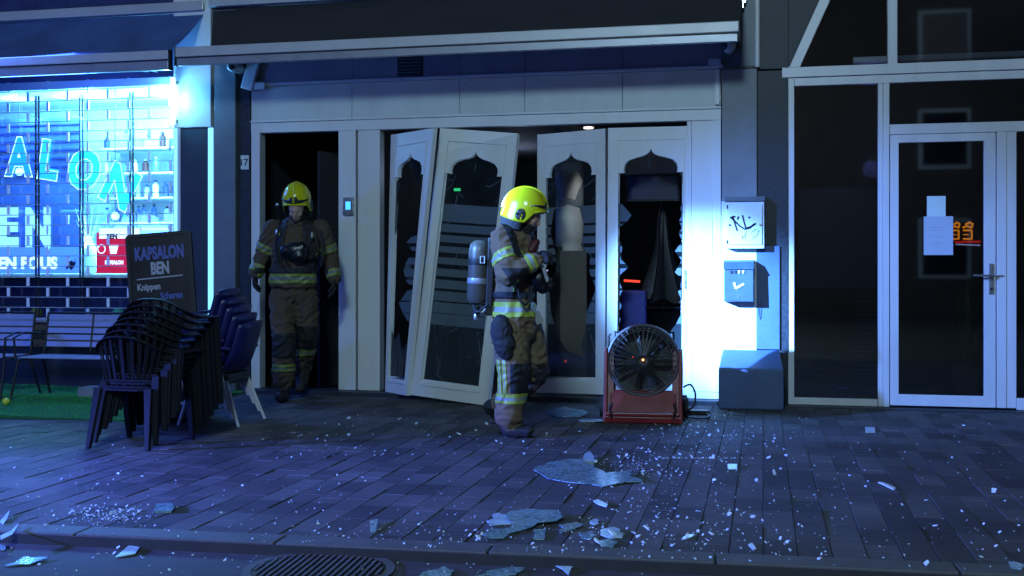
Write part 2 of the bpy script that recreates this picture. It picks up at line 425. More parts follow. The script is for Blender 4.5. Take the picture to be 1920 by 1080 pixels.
def text(name, txt, size, loc, m, parent=None, bold=0, rot=0, sx=1, ry=None, basis=None, extr=.002, fitw=None, fith=None):
    """lettering standing in the XZ plane, facing -Y; or in basis (right, up, out)"""
    me = text_mesh(txt, size, bold, extr); me.materials.clear(); me.materials.append(M[m])
    co = [v.co.copy() for v in me.vertices]
    w = max(c.x for c in co) - min(c.x for c in co); h = max(c.y for c in co) - min(c.y for c in co)
    cx = (max(c.x for c in co) + min(c.x for c in co)) / 2; cy = (max(c.y for c in co) + min(c.y for c in co)) / 2
    kx = fitw / w if fitw else sx; ky = fith / h if fith else 1
    r, u, o_ = basis or (Vector((1, 0, 0)), Vector((0, 0, 1)), Vector((0, -1, 0)))
    ca, sa = math.cos(rot), math.sin(rot)
    for v in me.vertices:
        a, b = (v.co.x - cx) * kx, (v.co.y - cy) * ky
        a, b = a * ca - b * sa, a * sa + b * ca
        v.co = Vector(loc) + r * a + u * b + o_ * v.co.z
    return mesh_obj(name, me, parent)

# ================================================================ SETTING
MB().add([(-120, -120, -.056), (120, -120, -.056), (120, 120, -.056), (-120, 120, -.056)], [(0, 1, 2, 3)]).build('road', 'asphalt')['kind'] = 'structure'
def kerb_y(x): return -5.775 + .048 * x
pave = MB().add([(-14, kerb_y(-14) + .05, -.014), (14, kerb_y(14) + .05, -.014), (14, .2, -.014), (-14, .2, -.014)], [(0, 1, 2, 3)]).build('pavement', 'joint')
pave['kind'] = 'structure'
# kerb stones
kerb = MB().add([(-14, kerb_y(-14) + .01, -.05), (14, kerb_y(14) + .01, -.05), (14, kerb_y(14) + .13, -.05), (-14, kerb_y(-14) + .13, -.05)], [(0, 1, 2, 3)]).build('kerb', 'joint')
kerb['kind'] = 'structure'
ks = MB().box((-.496, 0, -.3), (.496, .16, .002)); kme = None
for i in range(-9, 9):
    x = i * 1.0 + .3
    if kme is None:
        o = ks.build('kerb_stone', 'kerb', kerb, bevel=.006); kme = o.data
    else:
        o = mesh_obj('kerb_stone', kme, kerb); b = o.modifiers.new('bevel', 'BEVEL'); b.width = .006; b.segments = 2
    o.location = (x, kerb_y(x), random.uniform(-.003, .002)); o.rotation_euler = (0, random.uniform(-.002, .002), math.atan(.048))
gs = MB().box((-14, -.012, -.3), (14, .004, -.010)); o = gs.build('kerb_face_shade', 'joint', kerb); o.rotation_euler = (0, 0, math.atan(.048)); o.location = (0, kerb_y(0), 0)  # black strip that paints the shade on the kerb face
# pavers : running bond, rows run from the kerb to the house fronts
PW, PL = .15, .31
def paver_shape(mb, w, l, mtx=None):
    a, b, c = w / 2 - .0015, l / 2 - .0026, .0028
    vs = [Vector(p) for p in ((-a, -b, -.02), (a, -b, -.02), (a, b, -.02), (-a, b, -.02), (-a, -b, -c), (a, -b, -c), (a, b, -c), (-a, b, -c),
          (-a + c, -b + c, 0), (a - c, -b + c, 0), (a - c, b - c, 0), (-a + c, b - c, 0))]
    if mtx is not None: vs = [mtx @ v for v in vs]
    return mb.add(vs, ((0, 1, 5, 4), (1, 2, 6, 5), (2, 3, 7, 6), (3, 0, 4, 7), (4, 5, 9, 8), (5, 6, 10, 9), (6, 7, 11, 10), (7, 4, 8, 11), (8, 9, 10, 11)))
rp = random.Random(3)
pv = []
for i in range(-62, 38):
    x = i * PW; y = kerb_y(x) + .165 + rp.choice([.08, .155, .235, .31])
    y0 = kerb_y(x) + .165
    while y0 < .02:
        y1 = min(y, .08); l = y1 - y0
        if l > .04:
            cx, cy = x + PW / 2, (y0 + y1) / 2
            d = Vector((cx, cy + DIST, 0)); dep = d.dot(DV); lat = d.dot(RV)
            seen = dep > 4.6 and abs(lat / dep) < .462
            pv.append((not seen, dep, cx, cy, l, rp.uniform(-.003, .002), rp.uniform(-.006, .006), rp.uniform(-.014, .014)))
        y0 = y1; y = y1 + PL
pv.sort()
pm = paver_shape(MB(), PW, PL)
proto = None
stuffm = MB()
for k, (out, dep, cx, cy, l, dz, ax, ay) in enumerate(pv):
    if k < 300:
        if proto is None:
            o = pm.build('paver', 'paver', pave); proto = o.data
        else: o = mesh_obj('paver', proto, pave)
        o.location = (cx, cy, dz); o.rotation_euler = (ax * .5, ay, 0); o.scale = (1, l / PL, 1)
    else:
        paver_shape(stuffm, PW, l, Matrix.Translation((cx, cy, dz)) @ Matrix.Rotation(ay, 4, 'Y') @ Matrix.Rotation(ax * .5, 4, 'X'))
tag(stuffm.build('pavers_further_back', 'paver', pave), kind='stuff')

# opposite side of the street (behind the camera, seen only as reflections)
t = thing('terraced_house', 'dark brick house across the street seen as a reflection', 'house', (0, -23, 0))
bx('wall', (-24, 0, -.1), (24, -6, 9.5), 'brick_far', t)
for i in range(9):
    for z in (1.0, 4.1, 6.9):
        x = -20 + i * 5
        f = bx('window', (x - .7, .02, z), (x + .7, .06, z + 1.7), 'window_frame', t)
        bx('pane', (x - .6, .062, z + .1), (x + .6, .072, z + 1.6), 'lit_window' if (i, z) in ((4, 4.1), (6, 1.0), (5, 6.9)) else 'black_gloss', f)

lamp('house_fill_light', 'POINT', (-3.0, -20.0, 5.2), 420, (.6, .7, 1), radius=.3)  # unseen fill light added to brighten the house for its reflection
# ---------------------------------------------------------------- middle shopfront
cafe = thing('corner_cafe', 'white shopfront with smashed folding doors and an open doorway', 'shopfront', (-2.8, 0, 0))
def cpart(o):     # parts are built in world space; keep them there
    o.parent = cafe; o.matrix_parent_inverse = Matrix.Translation((2.8, 0, 0)); return o
def cb(name, p0, p1, Y0, Y1, m, bevel=.003, label=None):
    o = cpart(wbox(name, p0, p1, Y0, Y1, m, None, bevel))
    if label: o['label'] = label
    return o
def cbx(name, a, b, m, bevel=.003): return cpart(bx(name, a, b, m, None, bevel))
xl, xr = X(471), X(1352)
seams = [xl, X(660), X(862), X(984), X(1167), xr]
for a, b in zip(seams[:-1], seams[1:]):
    cbx('fascia_panel', (a + .002, .0, 2.79), (b - .002, .08, 3.135), 'fascia', .002)
    cbx('upper_panel', (a + .002, .012, 3.17), (b - .002, .08, 3.93), 'upper_panel', .002)
cbx('fascia_ledge', (xl - .02, -.035, 3.138), (xr + .02, .08, 3.168), 'white_paint')
cbx('fascia_bead', (xl, -.022, 2.765), (xr, .06, 2.787), 'white_paint')
cbx('head_beam', (xl, -.006, 2.66), (xr, .10, 2.762), 'white_paint')
cbx('corner_trim', (xr - .055, -.028, 2.80), (xr - .012, -.002, 3.13), 'white_paint')
cb('left_jamb', (471, 240), (487, 735), -.012, .12, 'white_paint')
zt = 2.657
def jamb(name, px0, px1, Y0, Y1, z0=.045, z1=zt, m='white_paint', bev=.004):
    return cbx(name, (X(px0), Y0, z0), (X(px1), Y1, z1), m, bev)
jamb('door_post', 636, 668, -.02, .14); jamb('door_post', 671, 712, .0, .14)
jamb('right_jamb', 1297, 1350, -.004, .14, .11)
jamb('jamb_foot', 1290, 1350, -.010, .14, .045, .107)
jamb('jamb_trim', 1339, 1352, -.022, -.006, .11)
cbx('recess_cover', (X(1308), -.010, 1.38), (X(1336), -.006, 1.74), 'white_paint', .001)
cbx('threshold', (xl - .02, -.16, -.01), (xr, .16, .042), 'granite', .006)
jamb('door_stop', 1288, 1296.5, .005, .10)
# room behind
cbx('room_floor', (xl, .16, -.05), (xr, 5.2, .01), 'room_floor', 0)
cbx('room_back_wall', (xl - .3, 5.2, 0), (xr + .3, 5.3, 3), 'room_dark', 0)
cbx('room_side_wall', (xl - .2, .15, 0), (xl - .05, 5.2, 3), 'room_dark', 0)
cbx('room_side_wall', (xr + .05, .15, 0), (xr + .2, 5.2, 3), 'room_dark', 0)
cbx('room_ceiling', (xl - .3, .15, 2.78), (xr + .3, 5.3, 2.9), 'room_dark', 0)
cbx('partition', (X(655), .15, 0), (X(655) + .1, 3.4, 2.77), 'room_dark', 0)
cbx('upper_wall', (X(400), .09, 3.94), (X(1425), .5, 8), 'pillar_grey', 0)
# inner door standing ajar in the doorway
d = Matrix.Translation((X(575), .35, 0)) @ Matrix.Rotation(R(62), 4, 'Z')
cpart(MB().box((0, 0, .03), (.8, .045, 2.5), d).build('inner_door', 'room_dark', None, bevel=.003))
for sx_ in seams[:-1]:
    for k_ in (0, 1): cpart(MB().lathe([(.006, 0), (.005, .003)], (sx_ + .05, 0, 2.83 + k_ * .26), (0, -1, 0), 8).build('screw', 'steel'))
# vent grille
v = cb('vent', (745, 106), (791, 149), -.004, .03, 'black')
a, b = W(745, 149), W(791, 106)
for i in range(6):
    z = a.z + .025 + i * (b.z - a.z - .03) / 5.6
    s_ = MB().add([(a.x + .012, -.006, z), (b.x - .012, -.006, z), (b.x - .012, .010 - .02, z + .006), (a.x + .012, -.01, z + .006),
                   (a.x + .012, .006, z + .022), (b.x - .012, .006, z + .022)], [(0, 1, 2, 3), (3, 2, 5, 4), (0, 4, 5, 1)])
    o = s_.build('vent_slat', 'pillar_grey'); o.parent = v
    o.matrix_parent_inverse = Matrix.Identity(4)
v.matrix_parent_inverse = Matrix.Translation((2.8, 0, 0))

# pillar left of the doorway
t = thing('grey_pillar', 'grey metal-clad pillar between the barber shop and the doorway', 'pillar', (X(425), 0, 0))
def zbox(name, px0, px1, Y0, Y1, z0, z1, m, t, bevel=.003):
    o = bx(name, (X(px0, max(Y0, 0)), Y0, z0), (X(px1, max(Y0, 0)), Y1, z1), m, None, bevel)
    o.parent = t; o.matrix_parent_inverse = Matrix.Translation(-t.location); return o
zbox('column_face', 407, 446, -.06, .12, 0, 3.93, 'pillar_grey', t)
zbox('column_groove', 404.5, 407, -.02, .12, 0, 3.93, 'black', t, 0)
zbox('reveal', 446.5, 470, -.012, .12, 0, 3.93, 'granite', t)
# number plate
n_ = thing('number_plate', 'small pale house number plate on the pillar left of the doorway', 'sign', (X(461), -.014, 1))
pa, pb = W(453, 318, -.02), W(468, 291, -.02)
zbox('plate', 453, 468, -.024, -.014, pa.z, pb.z, 'paper_pale', n_, .002)
o = text('digits', '17', .10, (X(460.5), -.025, (pa.z + pb.z) / 2), 'ink', None, bold=.001)
o.parent = n_; o.matrix_parent_inverse = Matrix.Translation(-n_.location)

# ---------------------------------------------------------------- folding doors
def bilin(c):
    BL, BR, TL, TR = c; nrm = ((BR - BL).normalized()).cross((TL - BL).normalized()).normalized()  # towards +? fixed below
    if nrm.y > 0: nrm = -nrm
    def fn(u, v, w):
        return BL * (1 - u) * (1 - v) + BR * u * (1 - v) + TL * (1 - u) * v + TR * u * v + nrm * w
    return fn
L_ = [(.13, .83), (.20, .83), (.192, .845), (.205, .862), (.25, .877), (.33, .886), (.41, .892), (.46, .90), (.488, .91), (.5, .922)]
def opening(ul=.13, ur=.87, vb=.055, k=0):
    m = (ul + ur) / 2; s = (ur - ul) / .74
    left = [(m + (p[0] - .5) * s, p[1]) for p in L_]
    right = [(m - (p[0] - .5) * s, p[1]) for p in L_[:-1]][::-1]
    return [(ul, vb)] + left + right + [(ur, vb)]
def inset(loop, k):
    c = [sum(p[i] for p in loop) / len(loop) for i in (0, 1)]
    return [(c[0] + (p[0] - c[0]) * (1 - k), c[1] + (p[1] - c[1]) * (1 - k * .3)) for p in loop]
def door(corners, label, panes, ul=.13, ur=.87, handle=None):
    fn = bilin(corners)
    # fine grid on the outer edge keeps the warped leaf even
    op = opening(ul, ur)
    vsn = [i / 10 for i in range(11)]
    outer = [(0, v) for v in vsn] + [(1, v) for v in vsn[::-1]]
    d = MB().plate([outer, op], -.045, fn).build('folding_door', 'white_paint', bevel=.0)
    d['label'] = label; cpart(d)
    def sub(o, lab=None):
        o.parent = d
        o.matrix_parent_inverse = Matrix.Identity(4)
        if lab: o['label'] = lab
        return o
    # moulding round the panel
    a, b = ul - .012, ur + .012
    ring_o = [(a, .04), (a, .5), (a, .955), (b, .955), (b, .5), (b, .04)]
    ring_i = [(a + .012, .0435), (a + .012, .5), (a + .012, .9515), (b - .012, .9515), (b - .012, .5), (b - .012, .0435)]
    sub(MB().plate([ring_o, ring_i], .006, lambda u, v, w: fn(u, v, w + .0005)).build('moulding', 'white_paint'))
    # inner reveal bead round the glass
    sub(MB().plate([inset(op, -.0), inset(op, .035)], .012, lambda u, v, w: fn(u, v, w - .030)).build('glazing_bead', 'white_paint'))
    for loops, m, nm, lab in panes:
        uvs = []
        def gf(u, v, w):
            uvs.append((u, v)); return fn(u, v, w - .022)
        g = MB().plate(loops, .004, gf).build(nm, m)
        uvl = g.data.uv_layers.new(name='UVMap')
        for lo in g.data.loops: uvl.data[lo.index].uv = uvs[lo.vertex_index]
        sub(g, lab)
    if handle:
        u, v = handle
        p = fn(u, v, 0); n = (fn(u, v, 1) - p)
        hh = MB().bar(p + n * .004 + UP * .09, p + n * .004 - UP * .09, .02, .012, up=n)
        sub(hh.build('handle_plate', 'steel'))
    return d, fn
def px2uv(pts, px0, px1, pyb, pyt): return [((x - px0) / (px1 - px0), (pyb - y) / (pyb - pyt)) for x, y in pts]
D1 = [P(722, 734, 11.22), P(762, 742, 10.82), P(733, 253, 11.3), P(813, 240, 10.9)]
D2 = [P(768, 743, 10.85), P(914, 764, 10.28), P(825, 240, 11.12), P(970, 250, 11.0)]
D3 = [W(1003, 739, .02), W(1134, 740, .02), W(1003, 250, .02), W(1135, 241, .02)]
D4 = [W(1137, 740, .01), W(1291, 741, .01), W(1140, 240, .01), W(1296, 236, .01)]
D3[0].y += .10; D3[2].y += .12
for q in (D2, D3, D4): q[0].z = max(q[0].z, .05); q[1].z = max(q[1].z, .05) if q is not D2 else q[1].z
D2[1].z = .012
# door 1 (narrow, turned) : glass mostly gone, striped shards left on the right
sh1 = [[[(.87, .62), (.80, .60), (.62, .595), (.50, .575), (.66, .545), (.87, .535)]],
       [[(.87, .53), (.60, .52), (.44, .475), (.55, .43), (.66, .415), (.87, .41)]],
       [[(.87, .40), (.62, .392), (.36, .345), (.50, .31), (.72, .275), (.87, .28)]],
       [[(.13, .055), (.13, .24), (.30, .20), (.42, .23), (.58, .17), (.87, .21), (.87, .055)]],
       [[(.13, .82), (.13, .60), (.19, .64), (.17, .72), (.24, .79), (.2, .82)]],
       [[(.45, .892), (.5, .918), (.58, .89), (.78, .862), (.8, .835), (.66, .80), (.58, .84), (.5, .86)]]]
door(D1, 'narrow turned door leaf with its glass broken out', [(s_, 'striped_glass', 'glass_shard', None) for s_ in sh1])
door(D2, 'hanging door leaf knocked out of line at its foot, striped glass whole', [([opening(.12, .88, .05)], 'striped_glass', 'glass_pane', None)])
hole3 = px2uv([(1035, 388), (1062, 380), (1085, 388), (1093, 420), (1088, 460), (1105, 480), (1104, 510), (1117, 541), (1100, 583), (1095, 625),
               (1088, 648), (1095, 672), (1060, 658), (1043, 630), (1030, 590), (1025, 540), (1040, 480), (1028, 430)], 1003, 1135, 740, 242)
hole3b = px2uv([(1042, 316), (1062, 322), (1080, 318), (1092, 336), (1084, 352), (1076, 372), (1060, 366), (1048, 374), (1044, 350), (1034, 332)], 1003, 1135, 740, 242)
door(D3, 'door leaf behind the walking firefighter with a tall hole in its glass', [([opening(.13, .87), hole3, hole3b], 'striped_glass', 'glass_pane', 'cracked striped pane with a tall ragged hole')])
hr = [(440, 60), (430, 120), (440, 185), (458, 250), (464, 345), (445, 370), (462, 405), (440, 440), (462, 478), (438, 500), (462, 545), (420, 600), (456, 650), (420, 712), (455, 742),
      (452, 800), (438, 815), (460, 862), (462, 930), (430, 985), (385, 1045), (370, 1120), (400, 1180), (350, 1240), (300, 1290)]
hl = [(200, 1280), (150, 1230), (175, 1150), (120, 1100), (135, 1050), (112, 1010), (130, 960), (115, 930), (135, 890), (118, 850), (140, 805), (124, 765), (112, 730), (172, 682), (130, 640), (136, 575), (110, 520), (114, 470), (160, 440),
      (186, 405), (140, 352), (119, 335), (116, 190)]
h4 = [(1120 + x / 2.84, 260 + y / 2.84) for x, y in hr[2:] + hl]
hole4 = px2uv(h4, 1140, 1296, 740, 238)
hole4 = [(min(max(u, .137), .905), max(v, .07)) for u, v in hole4]
door(D4, 'rightmost door leaf with zigzag glass left along both edges', [([opening(.13, .913), hole4], 'striped_glass', 'glass_pane', 'pane reduced to a zigzag rim of striped glass')], .13, .913, handle=(.95, .43))

# things inside the cafe
t = thing('round_column', 'pale round column behind the hole in the third door leaf', 'column', (W(1068, 500, 1.1).x, 1.1, .01))
MB().lathe([(.15, 0), (.15, 2.76)], n=32).build('shaft', 'column', t, smooth=True)
MB().lathe([(.20, 0), (.20, .06), (.16, .10)], n=32).build('base_ring', 'room_dark', t, smooth=True)
a = W(1050, 470, .75); b = W(1100, 690, .75)
o = bx('brown_board', (a.x, .75, .05), (b.x, .79, a.z), 'brown_board', None); tag(o, 'brown upright board standing inside behind the third door leaf', 'board')
o = bx('black_board', (W(1022, 470, .8).x, .84, .05), (W(1052, 470, .8).x, .88, W(1040, 462, .8).z), 'black', None); tag(o, 'black upright board left of the brown one inside the cafe', 'board')
t = thing('ceiling_lamp', 'small lit ceiling lamp above the pale round column', 'lamp', (X(1062) + .1, .75, 2.72))
MB().lathe([(.06, .05), (.07, 0)], n=16).build('lamp_housing', 'steel', t)
MB().lathe([(.05, -.004), (.05, -.012)], n=16).build('lamp_lens', 'lamp_warm', t)
lamp('ceiling_lamp_light', 'SPOT', (X(1062) + .1, .75, 2.69), 26, (.95, .97, 1), (X(1068) + .1, 1.05, 1.4), .03, spot_size=R(50), spot_blend=.7)
lamp('cafe_fill_light', 'POINT', (-3.0, 3.2, 2.5), 9, (.5, .65, 1), radius=.1)  # faint fill light added to lift the room behind the doors
# screen
a, b = W(1174, 378, .6), W(1274, 326, .6)
t = thing('wall_screen', 'dark screen hanging behind the top of the rightmost door leaf', 'screen', ((a.x + b.x) / 2, .6, a.z))
for nm, p, q, m in (('casing', (a.x, .6, a.z), (b.x, .66, b.z), 'black'), ('display', (a.x + .02, .596, a.z + .02), (b.x - .02, .599, b.z - .02), 'shop_dark'),
                    ('mount', ((a.x + b.x) / 2 - .03, .62, b.z), ((a.x + b.x) / 2 + .03, .65, 2.77), 'black')):
    o = bx(nm, p, q, m, None, .002); o.parent = t; o.matrix_parent_inverse = Matrix.Translation(-t.location)
# folded parasol
bp_ = W(1243, 700, .9); t = thing('folded_parasol', 'black folded parasol standing inside behind the rightmost door leaf', 'parasol', (bp_.x, .9, .01))
MB().tube([(0, 0, 0), (0, 0, 1.95)], .022, 12).build('pole', 'black_gloss', t, smooth=True)
pr_ = []
def fold(mb):
    n = 24; prof = [(.02, 1.9), (.05, 1.78), (.07, 1.5), (.12, 1.25), (.19, 1.0), (.24, .93)]
    vs, fs = [], []
    for k, (r, h) in enumerate(prof):
        for j in range(n):
            q = 2 * PI * j / n; rr = r * (1 + .28 * math.sin(q * 6) * min(1, k / 3)); vs.append((rr * math.cos(q), rr * math.sin(q), h - .03 * math.sin(q * 6 + 1) * k / 5))
    for i in range(len(prof) - 1):
        for j in range(n): fs.append((i * n + j, i * n + (j + 1) % n, (i + 1) * n + (j + 1) % n, (i + 1) * n + j))
    return mb.add(vs, fs)
fold(MB()).build('canopy', 'parasol', t, smooth=True)
bt = thing('bar_table', 'round dark table under the folded parasol inside the cafe', 'table', (bp_.x + .03, .9, .01))
MB().lathe([(.27, .845), (.28, .86), (.27, .875)], n=32).build('table_top', 'black_gloss', bt, smooth=True)
MB().lathe([(.29, .0), (.27, .03), (.05, .06), (.04, .55), (.10, .72), (.24, .84)], n=24).build('pedestal', 'black', bt, smooth=True)
a, b = W(1165, 640, .7), W(1212, 545, .7)
o = bx('blue_crate', (a.x, .7, .01), (b.x, 1.1, b.z), 'cab_blue', None, .02); tag(o, 'blue cabinet inside the cafe at the left edge of the rightmost leaf', 'cabinet')
o = MB().tube([W(1170, 526, .66), W(1200, 528, .66)], .012, 8).build('red_lamp_tube', 'led_red'); tag(o, 'short red light tube over the blue cabinet', 'lamp')
o = MB().ball(W(1060, 677, .6), .013).build('red_indicator', 'led_red'); tag(o, 'tiny red indicator light low behind the third door leaf', 'light')
o = MB().box((W(851, 0, .8).x, .8, W(851, 358, .8).z), (W(862, 0, .8).x, .83, W(851, 353, .8).z)).build('exit_light', 'led_green'); tag(o, 'small green exit light inside behind the hanging door leaf', 'light')
o = MB().box((W(846, 0, .8).x, .8, W(851, 391, .8).z), (W(866, 0, .8).x, .83, W(851, 387, .8).z)).build('strip_lamp', 'white_neon'); tag(o, 'short white strip lamp below the green exit light', 'light')
for i in range(3):
    p = W(760 + 45 * i, 540 + 10 * i, 1.6 + .4 * i)
    t = thing('stool', 'dark bar stool inside the cafe, %s from the doorway' % ('first', 'second', 'third')[i], 'stool', (p.x, p.y, .01), group='bar stools inside the cafe')
    MB().lathe([(.17, .74), (.18, .76), (.17, .79)], n=20).build('seat', 'black', t, smooth=True)
    for k in range(4):
        q = PI / 4 + k * PI / 2
        MB().tube([(.12 * math.cos(q), .12 * math.sin(q), .74), (.2 * math.cos(q), .2 * math.sin(q), 0)], .012, 6).build('leg', 'steel', t)

# door entry keypad on the post
a, b = W(643, 404, -.04), W(663, 370, -.04)
t = thing('entry_reader', 'steel door entry reader with a glowing blue button on the post', 'entry reader', ((a.x + b.x) / 2, -.02, a.z))
def tp(o, t):
    o.parent = t; o.matrix_parent_inverse = Matrix.Translation(-t.location); return o
tp(bx('housing', (a.x, -.05, a.z), (b.x, -.02, b.z), 'steel', None, .006), t)
a2, b2 = W(648, 393, -.05), W(657, 378, -.05)
tp(bx('button', (a2.x, -.053, a2.z), (b2.x, -.0505, b2.z), 'led_blue', None, .0), t)

# ---------------------------------------------------------------- right pillar, cabinet, mailbox, block
t = thing('stone_pillar', 'grey and dark granite pillar with a whitewashed foot between the cafe and glass entrance', 'pillar', (X(1400), 0, 0))
zbox('shaft', 1354, 1419, -.045, .3, 1.90, 3.12, 'pillar_stone', t)
zbox('whitewashed_foot', 1353, 1418.5, -.05, .3, 0, 1.897, 'pillar_render', t)
zbox('upper_shaft', 1352, 1419, -.03, .3, 3.15, 8, 'pillar_grey', t)
zbox('chipped_ledge', 1356, 1420, -.055, -.02, 3.121, 3.149, 'kerb', t, .006)
zbox('granite_slab', 1420, 1478, -.03, .3, 0, 3.10, 'granite', t, .004)
zbox('granite_slab', 1420, 1478, -.03, .3, 3.112, 5.4, 'granite', t, .004)
g0, g1 = W(1478, 140, -.02), W(1541, 0, -.02); gk = (g1.x - g0.x) / (g1.z - g0.z)
o = MB().plate([[(X(1478.3), 3.13), (g0.x + gk * (3.13 - g0.z) - .02, 3.13), (g0.x + gk * (5.4 - g0.z) - .02, 5.4), (X(1478.3), 5.4)]], .05, lambda u, v, w: Vector((u, -.025 + w, v))).build('granite_slab', 'granite'); tp(o, t)
zbox('blue_foot', 1419, 1462, -.05, -.0305, .52, 1.475, 'blue_grey', t, .004)  # strip in a medium blue-grey tone
o = MB().tube([(X(1420), -.06, 3.13), (X(1420), -.06, 8)], .024, 12).build('white_pipe', 'white_paint', smooth=True); tag(o, 'white pipe running up the grey pillar right of the awning', 'pipe')
# meter cabinet
yc = -.16
a, b = W(1361, 466, yc), W(1433, 377, yc)
t = thing('meter_cabinet', 'white meter cabinet with black scribbled graffiti above the mailbox', 'cabinet', ((a.x + b.x) / 2, -.05, a.z))
tp(bx('body', (a.x, yc + .012, a.z), (b.x, -.051, b.z), 'cabinet', None, .004), t)
tp(bx('door', (a.x + .018, yc, a.z + .035), (b.x - .02, yc + .011, b.z - .025), 'cabinet', None, .003), t)
tp(MB().hexa([(a.x - .01, yc - .01, b.z + .001), (b.x + .005, yc - .01, b.z + .001), (b.x + .005, -.051, b.z + .001), (a.x - .01, -.051, b.z + .001),
              (a.x - .01, yc + .02, b.z + .012), (b.x + .005, yc + .02, b.z + .012), (b.x + .005, -.051, b.z + .05), (a.x - .01, -.051, b.z + .05)]).build('hood', 'pillar_stone'), t)
for zz in (a.z + .06, b.z - .05):
    tp(bx('hinge', (a.x + .006, yc - .006, zz - .018), (a.x + .018, yc + .001, zz + .018), 'black', None, .001), t)
def strokes(name, lines, m, r, Y, t, ox, oy, k):
    for l in lines:
        g = MB()
        pts = [W(ox + x / k, oy + y / k, Y) for x, y in l]
        if len(pts) == 1:
            tp(g.ball(pts[0], r * 1.5, 8, (1, .12, 1)).build(name, m), t); continue
        q = []
        for i in range(len(pts) - 1):
            for j in range(4): q.append(pts[i].lerp(pts[i + 1], j / 4))
        q.append(pts[-1])
        for i in range(len(q) - 1):
            g.bar(q[i], q[i + 1] + (q[i + 1] - q[i]) * .2, r * 2, .002, up=(0, 1, 0))
        tp(g.build(name, m), t)
tp(MB().lathe([(.012, 0), (.012, .006)], ((b.x - .035), yc, (a.z + b.z) / 2), (0, -1, 0), 12).build('lock', 'steel'), t)
strokes('graffiti_stroke', [[(120, 195), (160, 230), (195, 265), (235, 290), (275, 280), (300, 255), (320, 245)], [(140, 185), (155, 240), (175, 300)], [(125, 200), (160, 190)],
                     [(215, 180), (225, 220), (240, 275)], [(240, 285), (290, 265), (315, 250)], [(183, 200)], [(270, 198)], [(118, 258)], [(185, 190), (178, 215)]], 'ink', .007, yc - .003, t, 1340, 360, 4.157)
strokes('faded_stroke', [[(250, 300), (235, 340), (215, 360)], [(235, 330), (240, 375)], [(285, 315), (320, 290), (345, 300), (325, 340), (290, 365)], [(215, 340), (215, 365)]], 'print_grey', .0025, yc - .003, t, 1340, 360, 4.157)
# mailbox
ym = -.20
a, b = W(1357, 567, ym), W(1413, 491, ym)
t = thing('mailbox', 'blue-grey mailbox with four slots and a white tick on its front', 'mailbox', ((a.x + b.x) / 2, -.05, a.z))
mb_ = MB().hexa([(a.x, ym, a.z + .01), (b.x, ym, a.z + .01), (b.x, -.051, a.z), (a.x, -.051, a.z), (a.x, ym + .01, b.z - .07), (b.x, ym + .01, b.z - .07), (b.x, -.051, b.z - .07), (a.x, -.051, b.z - .07)])
tp(mb_.build('body', 'mailbox', bevel=.006), t)
lid = MB().hexa([(a.x - .004, ym - .008, b.z - .068), (b.x + .004, ym - .008, b.z - .068), (b.x + .004, -.051, b.z - .068), (a.x - .004, -.051, b.z - .068),
                 (a.x - .004, ym + .045, b.z), (b.x + .004, ym + .045, b.z), (b.x + .004, -.051, b.z + .02), (a.x - .004, -.051, b.z + .02)])
tp(lid.build('lid', 'mailbox', bevel=.004), t)
for i, c in enumerate(('ink', 'ink', 'print_white', 'print_white')):
    x = a.x + .055 + i * .037
    tp(bx('slot', (x, ym - .0045, b.z - .105), (x + .017, ym - .0005, b.z - .078), c, None, 0), t)
tp(MB().lathe([(.010, 0), (.010, .006)], ((a.x + b.x) / 2, ym + .002, a.z + .05), (0, -1, 0), 12).build('lock', 'steel'), t)
strokes('tick_mark', [[(150, 705), (165, 750), (225, 718)]], 'print_white', .010, ym - .004, t, 1340, 360, 4.157)
o = MB().tube([(a.x + .31, -.056, a.z), (a.x + .312, -.058, a.z - .10), (a.x + .325, -.058, a.z - .16), (a.x + .335, -.058, a.z - .06), (a.x + .33, -.056, a.z)], .0022, 5).build('loose_wire', 'black')
tag(o, 'thin loose wire dangling beside the mailbox', 'wire')
# block
a, b = W(1347, 700, -.38), W(1470, 700, -.38)
zf = W(1400, 692, -.38).z; zb = W(1400, 655, -.06).z
c = MB().hexa([(a.x, -.38, 0), (b.x, -.38, 0), (b.x, -.052, 0), (a.x, -.052, 0), (a.x, -.38, zf), (b.x + .0, -.38, zf), (b.x - .04, -.075, zb), (a.x + .03, -.075, zb)])
o = c.build('concrete_block', 'blue_grey', bevel=.012); tag(o, 'blue-grey sloping concrete block at the foot of the pillar under the mailbox', 'block')

# ---------------------------------------------------------------- glass entrance on the right
ent = thing('office_entrance', 'white-framed glass shopfront with door at the right edge', 'shopfront', (1.5, 0, 0))
F0, F1 = -.02, .05
def ep(name, px0, px1, z0, z1, Y0=F0, Y1=F1, m='window_frame', bev=.004): return zbox(name, px0, px1, Y0, Y1, z0, z1, m, ent, bev)
XE = 2060
zr = lambda px, py: W(px, py, F0).z
z_tr0, z_tr1 = zr(1560, 159), zr(1560, 124)
ep('frame_post', 1472, 1489, .015, z_tr0 + .075)
ep('frame_rail', 1489.1, 1645, .015, zr(1560, 747))
ep('frame_rail', 1489.1, XE, z_tr0, z_tr0 + .075, F0 + .001)
ep('transom', 1466, XE, z_tr0 + .078, z_tr1, F0 - .02)
ep('frame_post', 1646, 1655, .015, z_tr0 - .001); ep('frame_post', 1655.5, 1667, .015, z_tr0 - .001, F0 - .012)
z_h0, z_h1 = zr(1760, 250), zr(1760, 231)
ep('door_head', 1667.5, XE, z_h0, z_h1)
ep('frame_post', 1868, 1886, .03, z_h0 - .002, F0 - .008); ep('frame_post', 1886.5, 1905, .03, z_h0 - .002)
ep('frame_rail', 1905.5, XE, .015, .12)
ep('sill', 1466, XE, -.01, .012, -.14, .1, 'granite')
